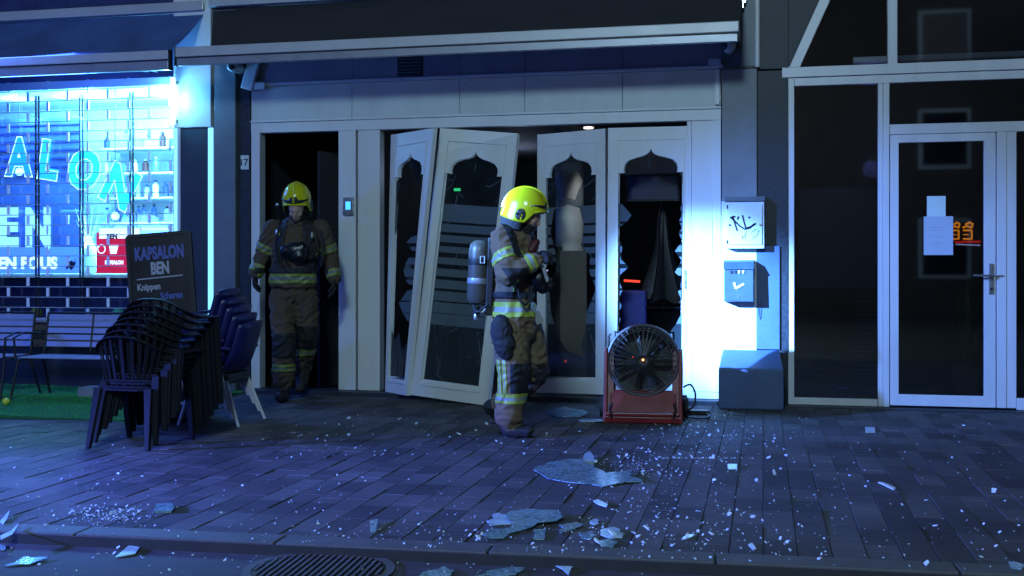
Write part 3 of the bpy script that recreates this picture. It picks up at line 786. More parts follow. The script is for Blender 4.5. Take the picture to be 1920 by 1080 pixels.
ep('frame_post', 1664, 1682, z_tr1 + .001, 5.6, F0 - .005)
# door leaf with hole
da, db = X(1669, F0), X(1867, F0); gz0, gz1 = zr(1760, 741), zr(1760, 266)
lo = [(da, .03), (da, z_h0 - .004), (db, z_h0 - .004), (db, .03)]; li = [(X(1685, F0), gz0), (X(1685, F0), gz1), (X(1845, F0), gz1), (X(1845, F0), gz0)]
dr = MB().plate([lo, li], .05, lambda u, v, w: Vector((u, F0 - .004 + w, v))).build('door', 'window_frame', bevel=.004); tp(dr, ent)
dr.matrix_parent_inverse = Matrix.Translation(-ent.location)
def dp(o):
    o.parent = dr; o.matrix_parent_inverse = Matrix.Identity(4); return o
dp(MB().box((li[0][0], F0 + .02, gz0), (li[2][0], F0 + .03, gz1)).build('pane', 'glass_dark'))
hx = X(1858, F0); hz0, hz1 = zr(1858, 552), zr(1858, 494)
dp(bx('handle_plate', (hx - .022, F0 - .016, hz0), (hx + .022, F0 - .005, hz1), 'steel', None, .006))
hz = zr(1858, 517)
dp(MB().tube([(hx, F0 - .01, hz), (hx, F0 - .06, hz), (hx - .02, F0 - .068, hz), (hx - .16, F0 - .068, hz + .004)], [.012, .011, .011, .009], 10).build('handle', 'steel', smooth=True))
dp(MB().tube([(hx + .02, F0 - .008, hz), (hx + .06, F0 - .018, hz), (hx + .10, F0 - .018, hz)], .008, 8).build('latch_lever', 'steel', smooth=True))
dp(MB().lathe([(.012, 0), (.012, .012)], (hx, F0 - .014, hz0 + .05), (0, -1, 0), 14).build('keyhole', 'ink'))
def pane(px0, px1, z0, z1, m='glass_dark'):
    return zbox('pane', px0, px1, .012, .022, z0, z1, m, ent, 0)
pane(1489, 1646, zr(1560, 747), z_tr0 - .001); pane(1667.5, XE, z_h1 + .001, z_tr0 - .001); pane(1905, XE, .12, z_h0 - .003)
# slanted upper window
def slx(z):   # slanted edge
    p0, p1 = W(1478, 140, F0), W(1541, 0, F0); return p0.x + (p1.x - p0.x) * (z - p0.z) / (p1.z - p0.z)
zz0, zz1 = z_tr1 + .002, 5.0
MBs = MB().hexa([(slx(zz0) - .03, F0 - .004, zz0), (slx(zz0) + .075, F0 - .004, zz0), (slx(zz0) + .075, F1, zz0), (slx(zz0) - .03, F1, zz0),
                 (slx(zz1) - .03, F0 - .004, zz1), (slx(zz1) + .075, F0 - .004, zz1), (slx(zz1) + .075, F1, zz1), (slx(zz1) - .03, F1, zz1)])
tp(MBs.build('slanted_frame', 'window_frame', bevel=.004), ent)
tp(MB().add([(slx(zz0) + .07, .015, zz0), (X(1665), .015, zz0), (X(1665), .015, zz1), (slx(zz1) + .07, .015, zz1)], [(0, 1, 2, 3)]).build('pane', 'glass_dark'), ent)
zbox('pane', 1681, XE, .012, .022, zz0, zz1, 'glass_dark', ent, 0)
zbox('room_floor', 1472, XE, .06, 4, -.05, .02, 'room_floor', ent, 0)
zbox('room_wall', 1440, 2400, 4, 4.1, 0, 5.6, 'room_dark', ent, 0)
zbox('room_wall', 1465, 1471, .06, 4, 0, 5.6, 'room_dark', ent, 0)
zbox('ceiling', 1440, 2400, .06, 4, 5.6, 5.7, 'room_dark', ent, 0)
zbox('upper_floor_edge', 1600, 2200, .5, .6, zr(1700, 113) + .09, zr(1700, 113) + .14, 'window_frame', ent, .002)
zbox('upper_floor_edge', 1600, 2200, .5, .6, zr(1700, 113) + .03, zr(1700, 113) + .05, 'window_frame', ent, .002)
# blue panels and blind seen through the window
zbox('inner_screen', 1496, 1642, .9, .95, W(1560, 540, .9).z, W(1560, 352, .9).z, 'shop_dark', ent)
for i in range(22):
    z = .12 + i * .042
    zbox('blind_slat', 1602, 1648, .10, .112, z, z + .012, 'shop_dark', ent, 0)
lamp('office_fill_light', 'POINT', (1.2, 2.6, 2.4), 7, (.22, .28, 1), radius=.1)  # dim blue fill added to show what stands behind the glass
# papers on the door glass
def paper(name, p0, p1, Y, m, label, lines=0):
    a, b = W(*p0, Y), W(*p1, Y); t = thing(name, label, 'notice', ((a.x + b.x) / 2, Y, b.z))
    tp(MB().box((a.x, Y, b.z), (b.x, Y + .001, a.z)).build('sheet', m), t)
    if lines:
        r_ = random.Random(4)
        for i in range(lines):
            g = MB()
            z = a.z - .30 * (a.z - b.z) - i * .026 - (.03 if i > 1 else 0) - (.03 if i > 2 else 0)
            x = a.x + .06
            while x < b.x - .06 - r_.random() * .05:
                w_ = r_.uniform(.008, .025); g.box((x, Y - .0006, z), (x + w_, Y - .0003, z + .007)); x += w_ + .006
            o = tp(g.build('print_line', 'print_grey'), t); o['kind'] = 'stuff'
    return t
paper('pinned_card', (1738, 368), (1773, 430), -.004, 'paper_pale', 'small pale card on the glass door above the larger sheet')
paper('notice_sheet', (1732, 406), (1787, 478), -.009, 'paper', 'blue-lit printed sheet taped to the glass door', 5)
# neon sign inside
t = thing('neon_sign', 'orange neon characters over a red line glowing behind the glass door', 'sign', W(1805, 455, .35) )
t.location = W(1805, 455, .35)
for i, px in enumerate((1790, 1812)):
    k = 1 if i else .75
    g = MB(); q = lambda x, y: W(px + x * k, y, .35)
    g.tube([q(-6, 432), q(10, 432), q(10, 448), q(-6, 448)], .011, 6); g.tube([q(-7, 427), q(0, 424), q(10, 427), q(12, 420), q(6, 417), q(-2, 421)], .011, 6)
    g.tube([q(-6, 440), q(4, 440)], .006, 6)
    tp(g.build('neon_character', 'orange_neon', smooth=True), t)
tp(MB().tube([W(1790, 454, .35), W(1838, 453, .35)], .011, 6).build('red_line', 'red_neon', smooth=True), t)
tp(MB().tube([W(1792, 458, .35), W(1838, 460, .35)], .007, 6).build('white_line', 'white_neon', smooth=True), t)
tp(MB().box(W(1784, 462, .37), W(1842, 414, .37) + Vector((0, .01, 0))).build('backplate', 'black'), t)
# indoor plant
pp = W(1812, 700, .8); t = thing('pot_plant', 'leafy pot plant standing inside the glass door', 'plant', (pp.x, .8, .02))
MB().lathe([(.10, 0), (.15, .3), (.16, .32), (.14, .32), (.13, .28)], n=20).build('pot', 'pot', t, smooth=True)
r_ = random.Random(11)
for i in range(26):
    a = r_.uniform(0, 2 * PI); h = r_.uniform(.5, 1.25); rr = r_.uniform(.08, .26); g = MB()
    tip = Vector((rr * math.cos(a), rr * math.sin(a), h)); base = Vector((0, 0, .28))
    mid = base.lerp(tip, .5) + Vector((0, 0, .12)); side = Vector((-math.sin(a), math.cos(a), 0)) * .035
    g.add([base, mid - side, mid + side, tip - Vector((0, 0, .05)), mid + Vector((0, 0, -.012))], [(0, 1, 4), (0, 4, 2), (1, 3, 4), (4, 3, 2)])
    g.build('leaf', 'leaf', t)

# ---------------------------------------------------------------- barber shop on the left
bs = thing('barber_shop', 'barber shop window glowing cyan behind a roller grille', 'shopfront', (-7.5, 0, 0))
def bz(name, px0, px1, Y0, Y1, z0, z1, m, bev=.003): return zbox(name, px0, px1, Y0, Y1, z0, z1, m, bs, bev)
def zb_(px, py, Y=0): return W(px, py, Y).z
zs, ztop = zb_(100, 599), zb_(100, 163)
XL = -260
bz('sign_panel', 331, 400, -.06, .12, zb_(365, 240), 7.5, 'white_paint')
bz('wall_panel', 343, 394, -.05, .12, 0, zb_(365, 240) - .004, 'shop_base')
bz('trim_glow', 395.5, 403, -.062, -.04, .1, zb_(398, 240) - .004, 'strip_glow', 0)  # lamplight caught by the white trim, painted in as emission
bz('trim', 395, 404, -.038, .12, 0, zb_(398, 240) - .004, 'white_paint')
bz('window_frame', 329, 342.5, -.05, .12, zs - .03, zb_(330, 240) - .006, 'white_paint')
bz('header_wall', XL, 330.5, -.0, .12, ztop + .002, 7.5, 'shop_dark')
bz('base_wall', XL, 342.5, -.04, .12, 0, .33, 'shop_base')
for i in range(4):
    z = .333 + i * (zs - .03 - .333) / 4
    bz('cladding_board', XL, 342, -.03 - .004 * (i % 2), .1, z, z + (zs - .03 - .333) / 4 - .006, 'sill_brown' if i % 2 else 'shop_base')
bz('window_sill', XL, 328.8, -.09, .12, zs - .028, zs - .002, 'alu_dark')
# room
zf_ = zb_(100, 512)
bz('room_floor', XL - 120, 329, .10, 1.9, zf_ - .05, zf_ - .01, 'shop_wall', 0)
bz('room_back_wall', XL - 160, 332, 1.9, 2.0, zf_, 3.5, 'shop_wall', 0)
zbox('room_side_wall', 329, 331, .12, 2.4, zf_, 3.5, 'shop_wall', bs, 0)
bz('room_ceiling', XL - 160, 332, .12, 2, ztop + .06, ztop + .1, 'shop_wall', 0)
bz('lower_back', XL, 329, .60, .62, zs - .02, zf_ - .05, 'shop_dark', 0)
bz('lower_shelf', XL, 329, .10, .60, zs - .02, zs + .0, 'shop_dark', 0)
bz('window_pane', XL, 329, .070, .076, zs, ztop, 'glass_clear', 0)
for px in (69, 152, 246):
    for k in (-1, 1): bz('guide_rail', px + k * 2.7 - 1, px + k * 2.7 + 1, .03, .05, zs, ztop - .08, 'black', 0)
bz('shutter_box', XL, 329, -.05, -.002, ztop - .03, ztop + .05, 'grille')
# interior things as parts of the shop fit-out
bz('mirror_cabinet', -130, 150, 1.2, 1.3, zf_ + .0, zb_(60, 222, 1.2), 'cabinet_blue')
for i in range(7):
    z = zb_(60, 330, 1.19) + i * .10
    bz('cabinet_rail', -60, 148, 1.18, 1.198, z, z + .018, 'cab_blue', 0)
for i in range(4):
    z = zb_(240, 420, 1.5) + i * .30
    bz('wall_shelf', 190, 356, 1.5, 1.88, z, z + .02, 'print_white', .002)
rb = random.Random(5)
bcols = ['print_white', 'print_blue', 'film_pale', 'balloon_green', 'red_badge', 'cab_blue', 'paper_pale']
nb = 0; used_labels = set()
for i in range(4):
    z = zb_(240, 420, 1.5) + i * .30 + .021
    x = W(196, 400, 1.6).x
    while x < W(345, 400, 1.6).x:
        h = rb.uniform(.12, .23); r = rb.uniform(.022, .04); nb += 1
        b_ = thing('bottle', '', 'bottle', (x, 1.62 + rb.uniform(-.03, .05), z), group='bottles on the barber shop shelves')
        hw = {'print_white': 'white', 'print_blue': 'blue', 'film_pale': 'frosted pale', 'balloon_green': 'green', 'red_badge': 'dark red', 'cab_blue': 'deep blue', 'paper_pale': 'pale grey'}
        mcol = rb.choice(bcols); ccol = rb.choice(['ink', 'print_white', 'print_blue']); pos = (x - W(196, 400, 1.6).x) / (W(345, 400, 1.6).x - W(196, 400, 1.6).x)
        b_['label'] = '%s %s bottle, %s cap, %s of %s window shelf' % ('tall' if h > .175 else 'short', hw[mcol], {'ink': 'black', 'print_white': 'white', 'print_blue': 'blue'}[ccol], 'left' if pos < .2 else 'left centre' if pos < .4 else 'centre' if pos < .6 else 'right centre' if pos < .8 else 'right', ('lowest', 'second lowest', 'second highest', 'top')[i])
        if b_['label'] in used_labels: b_['label'] = b_['label'].replace(' bottle,', ' bottle right of its twin,')
        used_labels.add(b_['label'])
        MB().lathe([(r, 0), (r, h * .7), (r * .45, h * .82), (r * .4, h * .86)], n=10).build('bottle_body', mcol, b_, smooth=True)
        MB().lathe([(r * .5, h * .86), (r * .5, h)], n=10).build('cap', ccol, b_)
        x += rb.uniform(.09, .17)
# barber chair silhouettes and a white vase in the window
def ball_thing(name, label, px, py, rpx, m, Y=.22):
    c = W(px, py, Y); r = rpx / 172; c.z = zs + .0 + r * .97
    o = MB().ball((0, 0, 0), r, 20, (1, 1, 1)).build(name, m, None, smooth=True, loc=c); return tag(o, label, 'ball')
ball_thing('ball', 'yellow-green ball on the window ledge behind the grille', 68, 568, 10.5, 'balloon_yellow')
ball_thing('ball', 'violet ball lying between the yellow and the blue one in the window', 112, 578, 10, 'balloon_violet')
ball_thing('ball', 'blue ball on the window ledge behind the bench back', 163, 580, 10, 'balloon_blue')
ball_thing('ball', 'pale green ball beside the stacked chairs on the window ledge', 221, 573, 11, 'balloon_green')
p = W(167, 511, .4)
t = thing('white_vase', 'tall rounded white vase in the lit window under the scissors decal', 'vase', (p.x, .4, zf_ - .01))
MB().lathe([(.06, 0), (.10, .06), (.105, .18), (.07, .30), (.04, .34), (.045, .37)], n=24).build('vase_body', 'print_white', t, smooth=True)
for i in range(9):
    a = rb.uniform(0, 6.28); g = MB(); tip = Vector((.16 * math.cos(a), .1 * math.sin(a), rb.uniform(.55, .75)))
    g.tube([(0, 0, .34), tip * .6 + Vector((0, 0, .12)), tip], [.006, .005, .001], 5); g.build('twig', 'film_pale', t)
for i, (px, sx) in enumerate(((40, .22), (118, .16))):
    p = W(px, 500, .9); t = thing('salon_chair', ('wide' if i == 0 else 'narrow') + ' barber chair standing inside the lit window', 'chair', (p.x, .9, zf_ - .01))
    MB().box((-sx, -.2, .18), (sx, .2, .30)).build('seat', 'print_blue', t, bevel=.03)
    MB().box((-sx, .14, .30), (sx, .24, .75)).build('backrest', 'print_blue', t, bevel=.03)
    MB().lathe([(.16, 0), (.15, .03), (.03, .05), (.03, .18)], n=20).build('pedestal', 'steel', t)
# grille
gr = tp(MB().box((X(XL), -.045, zs - .001), (X(329), -.025, zs + .018)).build('roller_grille', 'grille'), bs)
def gp(o):
    o.parent = gr; o.matrix_parent_inverse = Matrix.Identity(4); return o
nrow = int((ztop - .03 - zs) / .1105); rx0, rx1 = X(XL), X(328)
rod = MB().tube([(rx0, 0, 0), (rx1, 0, 0)], .0045, 8); rme = None
lme = None
for i in range(1, nrow + 1):
    z = zs + .018 + i * .1105
    if rme is None: o = gp(rod.build('rod', 'grille', smooth=True)); rme = o.data
    else: o = gp(mesh_obj('rod', rme))
    o.location = (0, -.035, z)
for i in range(nrow + 1):
    z = zs + .018 + i * .1105; x = X(20) - 1.44 + (.24 if i % 2 else 0)
    while x < rx1 - .03:
        if lme is None: o = gp(MB().box((-.013, -.010, .008), (.013, .008, .102)).build('grille_link', 'grille_link', bevel=.004)); lme = o.data
        else:
            o = gp(mesh_obj('grille_link', lme))
        o.location = (x, -.035, z); x += .48
# window lettering and decals
YW = .055
def wl(name, txt, px, py, wpx, hpx, m, rot=0, bold=.02, Y=YW):
    c = W(px, py, Y); k = 176
    return tp(text(name, txt, .4, c, m, None, bold=bold, rot=R(rot), fitw=wpx / k, fith=hpx / k, extr=.0012), bs)
def outline(ch, px, py, wpx, hpx, rot):
    me = text_mesh(ch, .4, .02, 0); co = [v.co.copy() for v in me.vertices]
    x0, x1 = min(c.x for c in co), max(c.x for c in co); y0, y1 = min(c.y for c in co), max(c.y for c in co)
    bm = bmesh.new(); bm.from_mesh(me); bmesh.ops.remove_doubles(bm, verts=bm.verts, dist=1e-5)
    g = MB(); c = W(px, py, YW); kx, ky = wpx / 176 / (x1 - x0), hpx / 176 / (y1 - y0); ca, sa = math.cos(R(rot)), math.sin(R(rot))
    def tr(v):
        a, b = (v.x - (x0 + x1) / 2) * kx, (v.y - (y0 + y1) / 2) * ky
        return Vector((c.x + a * ca - b * sa, .043, c.z + a * sa + b * ca))
    for e in bm.edges:
        if len(e.link_faces) == 1:
            p, q = tr(e.verts[0].co), tr(e.verts[1].co)
            if (q - p).length > 1e-5:
                d = (q - p).normalized() * .004; g.bar(p - d, q + d, .010, .003, up=(0, 1, 0))
    bm.free(); tp(g.build('letter_outline', 'film_white'), bs)
for ch, px, py, w_, h_, ro, fm in (('S', -27, 294, 50, 74, 6, 'film_blue'), ('A', 37, 294, 60, 76, -2, 'film_blue'), ('L', 94, 300, 42, 76, -9, 'film_azure'), ('O', 159, 318, 68, 78, -18, 'film_cyan'), ('N', 226, 350, 64, 76, -28, 'film_cyan')):
    wl('window_letter', ch, px, py, w_, h_, fm, ro, .032, .047)
    outline(ch, px, py, w_, h_, ro)
for ch, px, w_ in (('B', -48, 46), ('E', 16, 44), ('N', 71, 54)):
    wl('large_window_letter', ch, px, 426, w_, 76, 'film_pale', 0, .022)
def quadfilm(name, p0, p1, m, Y=YW + .004):
    a, b = W(*p0, Y), W(*p1, Y); return tp(MB().box((a.x, Y, b.z), (b.x, Y + .0015, a.z)).build(name, m), bs)
quadfilm('banner_film', (XL, 465), (151, 513), 'film_banner')
wl('banner_lettering', 'EN FOUS', 52, 493, 128, 24, 'film_white', 0, .02, .052)
g = MB()
pts = [(127, 483), (129, 492), (134, 488), (139, 492), (141, 484), (142, 494), (138, 502), (133, 507), (129, 501), (125, 506), (123, 502), (127, 498)]
pw = [W(x, y, .05) for x, y in pts]
tp(g.plate([[(p.x, p.z) for p in pw]], .001, lambda u, v, w: Vector((u, .05 + w, v))).build('beard_emblem', 'ink'), bs)
sc = MB(); q = lambda x, y: W(x, y, .045)
sc.bar(q(147, 411), q(164, 444), .014, .002, up=(0, 1, 0)); sc.bar(q(158, 405), q(166, 444), .014, .002, up=(0, 1, 0))
sc.bar(q(166, 452), q(186, 463), .012, .002, up=(0, 1, 0))
sc.tube([q(190, 467) + Vector((math.cos(a) * .045, 0, math.sin(a) * .045)) for a in [i * PI / 8 for i in range(16)]], .006, 5, closed=True)
sc.lathe([(.05, 0), (.05, .003)], q(164, 448), (0, -1, 0), 18)
tp(sc.build('scissors_decal', 'film_white'), bs)
quadfilm('red_poster', (181, 436), (262, 512), 'film_red'); quadfilm('poster_band', (186, 428), (262, 447), 'film_white', YW + .001)
wl('poster_lettering', 'BEN', 210, 443, 22, 10, 'red_badge', 0, .02, .048)
wl('poster_lettering', 'KAPSALON', 214, 492, 38, 8, 'film_white', 0, .02, .048)
cu = [W(x, y, .05) for x, y in ((204, 459), (222, 459), (218, 476), (207, 476))]
tp(MB().plate([[(p.x, p.z) for p in cu]], .001, lambda u, v, w: Vector((u, .05 + w, v))).build('cup_emblem', 'film_white'), bs)
tp(MB().tube([W(188, 431, .10), W(328, 429, .10)], .008, 8).build('red_led_strip', 'red_neon'), bs)
# lights of the shop: tube by the panel, ceiling fixtures, and backlights added for the lettering
t = thing('tube_lamp', 'glaring upright tube lamp beside the white sign panel', 'lamp', (X(336), -.13, 2.5))
tp(MB().tube([(X(336) + .0, -.13, zb_(336, 236)), (X(336), -.13, zb_(336, 150))], .022, 12).build('tube', 'tube_light', smooth=True), t)
tp(MB().box((X(336) - .02, -.105, zb_(336, 232)), (X(336) + .02, -.061, zb_(336, 226))).build('bracket', 'alu'), t)
tp(MB().box((X(336) - .02, -.105, zb_(336, 160)), (X(336) + .02, -.061, zb_(336, 154))).build('bracket', 'alu'), t)
lamp('tube_lamp_light', 'POINT', (X(333), -.16, zb_(336, 190)), 58, (.12, .50, 1), radius=.04)
bz('edge_light', 331, 337, -.056, -.0505, zs, zb_(333, 240) - .01, 'strip_glow', 0)
def area(name, loc, tgt, size, energy, color):
    o = lamp(name, 'AREA', loc, energy, color, tgt); o.data.shape = 'SQUARE'; o.data.size = size; return o
area('salon_light', (X(270), .9, ztop + .02), (X(255), 1.1, 1.2), .8, 240, (.22, .76, 1))
area('salon_light', (X(20), .9, ztop + .02), (X(20), 1.1, 1.2), .8, 110, (.09, .36, 1))
area('letter_backlight', (X(250), 1.15, ztop - .02), (X(215), -.2, 1.9), .42, 330, (.20, .74, 1))  # added area lights aimed outward to shine through the window film
area('letter_backlight', (X(30), 1.15, ztop - .02), (X(20), -.2, 1.9), .42, 240, (.07, .32, 1))
for px_, py_, Y_, e_, cl_, nm_ in ((164, 448, .42, 26, (.2, .75, 1), 'round glowing lamp over the white vase in the window'), (216, 405, .5, 22, (.2, .85, 1), 'round glowing lamp above the red poster'), (36, 322, .5, 22, (.1, .45, 1), 'round lamp added behind the letter A to light it')):  # the one behind the letter A is an added, hidden backlight
    p = W(px_, py_, Y_); t = thing('globe_lamp', nm_, 'lamp', p)
    MB().ball((0, 0, 0), .045, 16).build('globe', 'lamp_cyan', t, smooth=True)
    MB().tube([(0, 0, .04), (0, 0, ztop + .06 - p.z)], .004, 6).build('cord', 'black', t)
    lamp('globe_lamp_light', 'POINT', p + Vector((0, -.07, .0)), e_, cl_, radius=.03)
for px_, e_, cl_ in ((300, 150, (.18, .80, 1)), (170, 110, (.12, .6, 1)), (30, 80, (.08, .34, 1))):
    lamp('letter_fill_light', 'POINT', (W(px_, 300, 1.0).x, 1.0, ztop - .06), e_, cl_, radius=.06)  # added point lights that light the window film from behind
area('pavement_fill_light', (X(120), -.62, 3.15), (X(120) + .6, -5.2, 0), 1.2, 150, (.06, .17, 1))  # unseen area light added to throw blue onto the paving
for i, (px, lit) in enumerate(((45, 1), (272, 0))):
    p = W(px, 133, -.25); t = thing('awning_spot', ('lit' if lit else 'unlit') + ' little spotlight under the barber shop awning', 'lamp', p)
    MB().tube([(0, 0, .02), (0, .25, .03)], .008, 6).build('arm', 'alu_dark', t)
    MB().lathe([(.028, .035), (.042, 0), (.036, -.005)], n=14).build('lamp_head', 'alu_dark', t)
    if lit: MB().lathe([(.035, -.002), (.016, -.04), (.003, -.05)], n=14).build('bulb', 'lamp_cyan', t)

# ---------------------------------------------------------------- awnings
def awning(label, x0, x1, fx0, fx1, wx0, wx1, Yf, zt, zm, zbm, zwall, mfab, mbar, arms):
    t = thing('awning', label, 'awning', ((x0 + x1) / 2, 0, zwall))
    n = 14; vs, fs = [], []
    for th in (0, .006):
        for j in range(n + 1):
            k = j / n; y = -.03 + (Yf + .03) * k; z = zwall - .02 + (zt - .01 - zwall + .02) * k - .03 * math.sin(PI * k)
            for i in range(2):
                xx = (wx0 + (fx0 - wx0) * k) if i == 0 else (wx1 + (fx1 - wx1) * k)
                vs.append((xx, y, z + th))
    m_ = 2 * (n + 1)
    for j in range(n):
        a = 2 * j; fs += [(a, a + 1, a + 3, a + 2), (m_ + a, m_ + a + 2, m_ + a + 3, m_ + a + 1), (a, a + 2, m_ + a + 2, m_ + a), (a + 1, m_ + a + 1, m_ + a + 3, a + 3)]
    tp(MB().add(vs, fs).build('fabric', mfab, smooth=False), t)
    tp(MB().box((x0, Yf - .03, zm), (x1, Yf + .03, zt)).build('front_bar', mbar, bevel=.008), t)
    tp(MB().box((x0, Yf - .027, zm - .012), (x1, Yf - .02, zm + .0)).build('bar_groove', 'black'), t)
    tp(MB().box((x0 + .01, Yf - .02, zbm), (x1 - .01, Yf + .03, zm - .002)).build('lower_profile', 'alu_dark', bevel=.006), t)
    tp(MB().box((wx0 - .02, -.10, zwall - .0), (wx1 + .02, .02, zwall + .10)).build('cassette', mbar, bevel=.01), t)
    for sx, xx in ((1, x1 - .004), (-1, x0 + .004)):
        tp(MB().box((xx, Yf - .035, zbm - .005), (xx + sx * .012, Yf + .035, zt + .006)).build('end_cap', 'black', bevel=.003), t)
    for xx in arms:
        a = tp(MB().tube([(xx, -.05, zwall - .06), (xx - .5, -.36, (zwall + zt) / 2 - .13)], .016, 8).build('arm', 'alu', smooth=True), t)
        b = tp(MB().tube([(xx - .5, -.36, (zwall + zt) / 2 - .13), (xx - .1, Yf + .03, zm - .01)], .014, 8).build('arm', 'alu', smooth=True), t)
    return t
Yf = -.79
az = lambda px, py: W(px, py, Yf).z
awning('wide dark awning with a pale grey front bar over the smashed doors', W(331, 90, Yf).x, W(1386, 50, Yf).x, W(396, 85, Yf).x, W(1388, 45, Yf).x,
       X(402), X(1392), Yf, az(1000, 58), az(1000, 78), az(1000, 95), 3.96, 'awning_fabric', 'alu', (X(1300), X(900), X(520) + .5))
awning('blue-lit awning over the barber shop window on the left', X(-400), W(319, 100, Yf).x, X(-400), W(317, 98, Yf).x,
       X(-400), X(386), Yf, az(200, 100), az(200, 117), az(200, 136), 3.93, 'awning_blue', 'alu', (X(330), X(40)))
# bracket at the right end
t = thing('awning_bracket', 'small metal bracket hinge at the right end of the wide awning', 'bracket', W(1391, 10, -.06))
for k in range(3): MB().box((-.03 + .02 * k, -.05, -.09 + .05 * k), (.0 + .02 * k, 0, .0 + .05 * k)).build('hinge_plate', 'steel', t, bevel=.004)
p = W(1391, 55, -.7)
# cameras
def secam(label, px, py, aim):
    p = W(px, py, -.16); t = thing('security_camera', label, 'camera', p)
    MB().lathe([(.05, .02), (.055, .05), (.055, .16)], (0, 0, 0), (0, 1, 0), 20).build('mount', 'window_frame', t, smooth=True)
    MB().ball((0, 0, 0), .062, 20).build('camera_ball', 'window_frame', t, smooth=True)
    a = Vector(aim).normalized()
    MB().lathe([(.034, .045), (.036, .060), (.03, .064)], (0, 0, 0), a, 18).build('lens', 'black_gloss', t, smooth=True)
    return t
secam('white round security camera on the pillar left of the doorway', 437, 124, (.15, -1, -.2))
secam('white round security camera on the pillar under the right end of the awning', 1367, 86, (-.75, -.7, -.1))
# white elbow and junction box at the fascia's left end
o = MB().bar(W(478, 112, -.05), W(463, 168, -.05), .13, .06, up=(0, 1, 0)).build('gutter_elbow', 'white_paint', bevel=.01); tag(o, 'slanting white gutter elbow at the left end of the fascia', 'gutter')
a, b = W(476, 168, -.07), W(496, 154, -.07)
o = bx('junction_box', (a.x, -.075, a.z), (b.x, -.037, b.z), 'window_frame', None, .004); tag(o, 'small white junction box at the left end of the white fascia', 'box')
a, b = W(1328, 134, -.07), W(1352, 124, -.07)
o = bx('junction_box', (a.x, -.075, 3.169), (b.x, -.0, 3.22), 'window_frame', None, .004); tag(o, 'small white box on the ledge at the right end of the fascia', 'box')

# ---------------------------------------------------------------- artificial turf, benches, sign
mx0, mx1, my0, my1 = -9.6, -5.16, -2.36, -.07
def turf_z(x, y):
    return .014 + .012 * (.5 + .5 * math.sin(y * 9 + 1.2 * math.sin(x * 1.3))) + .012 * noise.noise(Vector((x * 1.5, y * 3, 0)))
t = thing('turf_mat', 'green artificial turf mat lying in front of the barber shop', 'mat', ((mx0 + mx1) / 2, (my0 + my1) / 2, 0))
nx, ny = 60, 40; vs = []; fs = []
for j in range(ny + 1):
    for i in range(nx + 1):
        x = mx0 + (mx1 - mx0) * i / nx; y = my0 + (my1 - my0) * j / ny + .03 * math.sin(x * 3.1) * (1 - j / ny)
        vs.append((x, y, turf_z(x, y)))
for j in range(ny):
    for i in range(nx):
        a = j * (nx + 1) + i; fs.append((a, a + 1, a + nx + 2, a + nx + 1))
b0 = len(vs)
vs += [(v[0], v[1], .002) for v in vs[:nx + 1]] + [(vs[j * (nx + 1) + nx][0], vs[j * (nx + 1) + nx][1], .002) for j in range(ny + 1)]
for i in range(nx): fs.append((i, b0 + i, b0 + i + 1, i + 1))
for j in range(ny): fs.append((j * (nx + 1) + nx, b0 + nx + 1 + j, b0 + nx + 2 + j, (j + 1) * (nx + 1) + nx))
tp(MB().add(vs, fs).build('backing', 'turf'), t)
rg = random.Random(9); vs = []; fs = []
for k in range(42000):
    x = rg.uniform(max(mx0, -8.6), mx1); y = rg.uniform(my0, my1); z = turf_z(x, y) - .002
    y += .03 * math.sin(x * 3.1) * (1 - (y - my0) / (my1 - my0))
    a = rg.uniform(0, 6.28); l = rg.uniform(.012, .024); c, s = math.cos(a) * .0022, math.sin(a) * .0022
    n = len(vs); vs += [(x - c, y - s, z), (x + c, y + s, z), (x + rg.uniform(-.01, .01), y + rg.uniform(-.01, .01), z + l)]; fs.append((n, n + 1, n + 2))
me = bpy.data.meshes.new('pile'); me.from_pydata(vs, [], fs); me.materials.append(M['blade'])
o = mesh_obj('pile', me); tp(o, t); o['kind'] = 'stuff'

def bench(label, x, y, w):
    t = thing('metal_bench', label, 'bench', (x, y, .03), group='slatted metal benches in front of the barber shop')
    def rail(k): return [(-k, -.25, 0), (-k * .98, -.2, .37), (-k, .16, .40), (-k, .20, .46), (-k, .27, .80)]
    for s in (-1, 1):
        MB().tube([(s * w / 2, -.26, 0), (s * w / 2 * .96, -.18, .36), (s * w / 2 * .96, .18, .39)], .012, 8).build('leg', 'black', t, smooth=True)
        MB().tube([(s * w / 2, .34, 0), (s * w / 2 * .96, .20, .38), (s * w / 2 * .96, .23, .47), (s * w / 2 * .96, .29, .80)], .012, 8).build('leg', 'black', t, smooth=True)
        MB().tube([(s * w / 2 * .98, -.2, .38), (s * w / 2 * 1.02, -.2, .58), (s * w / 2 * 1.02, -.05, .62), (s * w / 2 * .98, .25, .60)], .011, 8).build('armrest', 'black', t, smooth=True)
    MB().tube([(-w / 2 * .96, .29, .80), (w / 2 * .96, .29, .80)], .011, 8).build('top_rail', 'black', t, smooth=True)
    MB().tube([(0, .22, .42), (0, .285, .80)], .008, 6).build('centre_rail', 'black', t, smooth=True)
    for i in range(6):
        yy = -.2 + i * .07
        MB().box((-w / 2 * .95, yy, .385), (w / 2 * .95, yy + .058, .397)).build('seat_slat', 'cab_blue' if 0 else 'alu_dark', t, bevel=.003)
    for i in range(5):
        z = .47 + i * .066; yy = .235 + i * .0115
        m_ = Matrix.Translation((0, yy, z)) @ Matrix.Rotation(R(-12), 4, 'X')
        MB().box((-w / 2 * .95, -.004, 0), (w / 2 * .95, .004, .052), m_).build('back_slat', 'alu_dark', t, bevel=.002)
    return t
p = G(40, 748)
bench('metal bench at the left edge on the green turf', p.x - .50, -1.12, 1.0)
